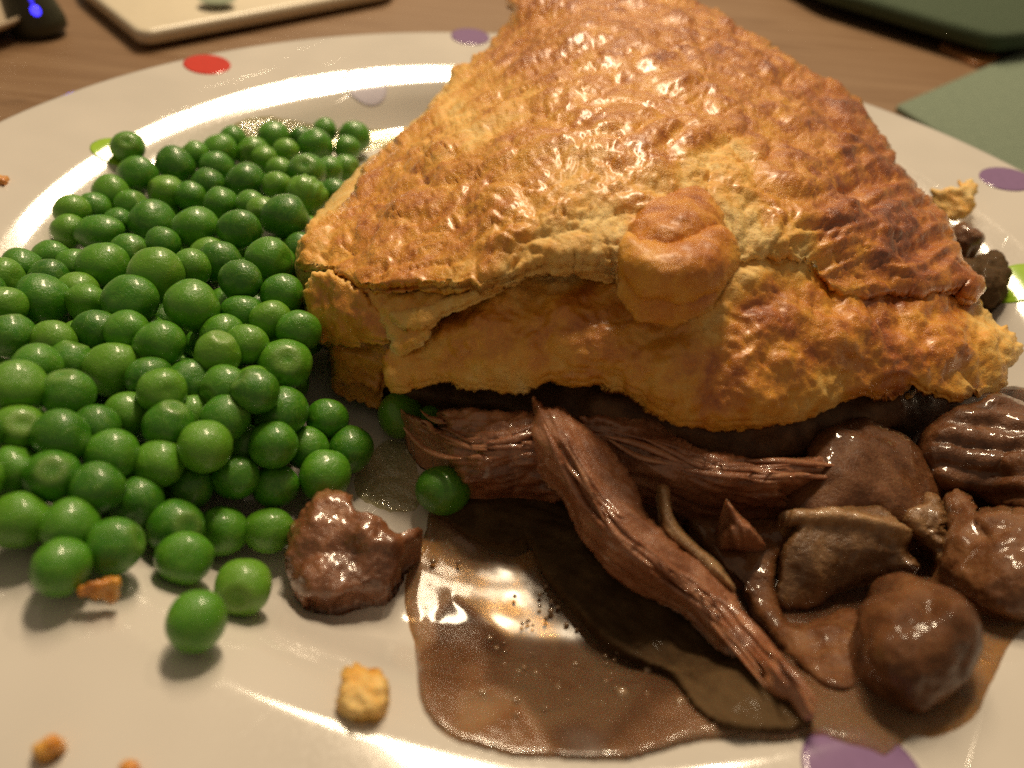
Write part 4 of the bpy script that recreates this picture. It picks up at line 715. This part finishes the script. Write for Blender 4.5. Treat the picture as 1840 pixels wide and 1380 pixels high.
P = un(390, -2, TZ + 1.1); dv = [(0, 0, .008)] + [(.75 * math.cos(2 * math.pi * k / 32), .75 * math.sin(2 * math.pi * k / 32), .008) for k in range(32)] + [(.75 * math.cos(2 * math.pi * k / 32), .75 * math.sin(2 * math.pi * k / 32), .0) for k in range(32)]
o = link('painted_spot', mesh('painted_spot', dv, [(0, 1 + k, 1 + (k + 1) % 32) for k in range(32)] + [(1 + k, 33 + k, 33 + (k + 1) % 32, 1 + (k + 1) % 32) for k in range(32)], smooth=False), m_plain('sage_print', (.22, .26, .17), .4, .005, 6, .1), board); o.location = Vector(P.tolist()) - Vector(board.location)
MGC = m_cloth('green_cotton', (.13, .175, .125), (.21, .26, .185)); MDG = m_cloth('dark_green_cotton', (.025, .05, .022), (.06, .085, .045))
slab('green_placemat', [(1610, 188), (1795, 108), (1960, 40), (2300, 200), (2300, 520), (1840, 330)], TZ + .004, TZ + .25, MGC, 'sage green cloth placemat on the table right of the plate', 'placemat', .1)
slab('folded_napkin', [(1795, 62), (1700, 36), (1480, -28), (1380, -80), (1700, -180), (2100, -90), (1990, 0), (1860, 55)], TZ + .75, TZ + 1.5, MDG, 'dark green folded cloth over a dark shadow slab at the upper right', 'cloth', .3)
slab('napkin_shadow', [(1790, 80), (1700, 54), (1480, -10), (1380, -60), (1700, -160), (2100, -70), (1985, 15), (1850, 75)], TZ + .26, TZ + .74, MBLK, 'black slab of shadow under the dark green folded cloth', 'shadow', .1)  # black slab modelled where the cloth's edge is only in shadow
slab('glow_slab', [(1700, 62), (1795, 92), (1788, 116), (1752, 112), (1690, 82)], TZ + .002, TZ + .22, m_plain('wood_glow', (.36, .15, .045), .4, .01, 5, .2), 'orange slab of warm glow on the wood in front of the dark green cloth', 'glow', .1)  # orange slab stands in for the glow of light on the wood
def lathe(name, prof, mat, parent=None, n=40):
    V = []; Fs = []
    for r, z_ in prof: V += [(r * math.cos(2 * math.pi * k / n), r * math.sin(2 * math.pi * k / n), z_) for k in range(n)]
    for i in range(len(prof) - 1):
        for k in range(n): Fs.append((i * n + k, i * n + (k + 1) % n, (i + 1) * n + (k + 1) % n, (i + 1) * n + k))
    return link(name, mesh(name, V, Fs), mat, parent)
gp = un(78, 62, TZ); gad = empty('gadget', gp); tag(gad, 'dark rounded handle shaped gadget with a glowing blue light at the upper left', 'gadget')
b_ = lathe('body', [(.01, 0), (.85, .02), (1.02, .15), (1.05, .5), (.95, 1.2), (.75, 2.2), (.7, 4.0), (.68, 6.5), (.5, 7.0), (.01, 7.05)], m_plain('dark_green_plastic', (.03, .03, .012), .45, .01, 10, .2), gad)
b_.rotation_euler = (0, math.radians(-12), 0)
led = un(64, 19, TZ + 2.3); led = led - ray(64, 19) * .9; lv, lf = ico(3)
q = led - gp
l_ = link('indicator_light', mesh('indicator_light', lv * np.array([.16, .10, .16]), lf), m_plain('blue_led', (.02, .02, .5), .3, .001, 8, .1, 0, ((.04, .03, 1.0), 4.0)), gad); l_.location = tuple(q)
st = link('light_strip', mesh('light_strip', lv * np.array([.07, .06, .8]) + np.array([0, 0, .85]), lf), m_plain('blue_led_strip', (.02, .02, .4), .3, .001, 8, .1, 0, ((.04, .03, 1.0), 1.6)), gad); st.location = tuple(q); st.rotation_euler = (0, math.radians(-10), 0)
gl = lathe('saucer', [(.01, .35), (3.6, .4), (4.6, .9), (4.75, .95), (4.75, .8), (4.5, .6), (3.0, .05), (2.6, 0), (.01, .02)], m_plain('beige_glaze', (.5, .4, .28), .25, .005, 4, .1, .3)); P = un(-165, 52, TZ); gl.location = tuple(P); tag(gl, 'edge of a small beige dish beside the dark gadget at the left edge', 'dish')

# ------------------------------------------------------------------ centimetres to metres
done = set()
for o in bpy.data.objects:
    if o.type in ('CAMERA', 'LIGHT'): continue
    o.location = Vector(o.location) * S
    if o.type == 'MESH' and o.data.name not in done: done.add(o.data.name); o.data.transform(Matrix.Scale(S, 4))
print('built in %.1fs' % (time.time() - T0), 'peas', n, 'fill', len(fill), 'tris', sum(len(m.polygons) for m in bpy.data.meshes))
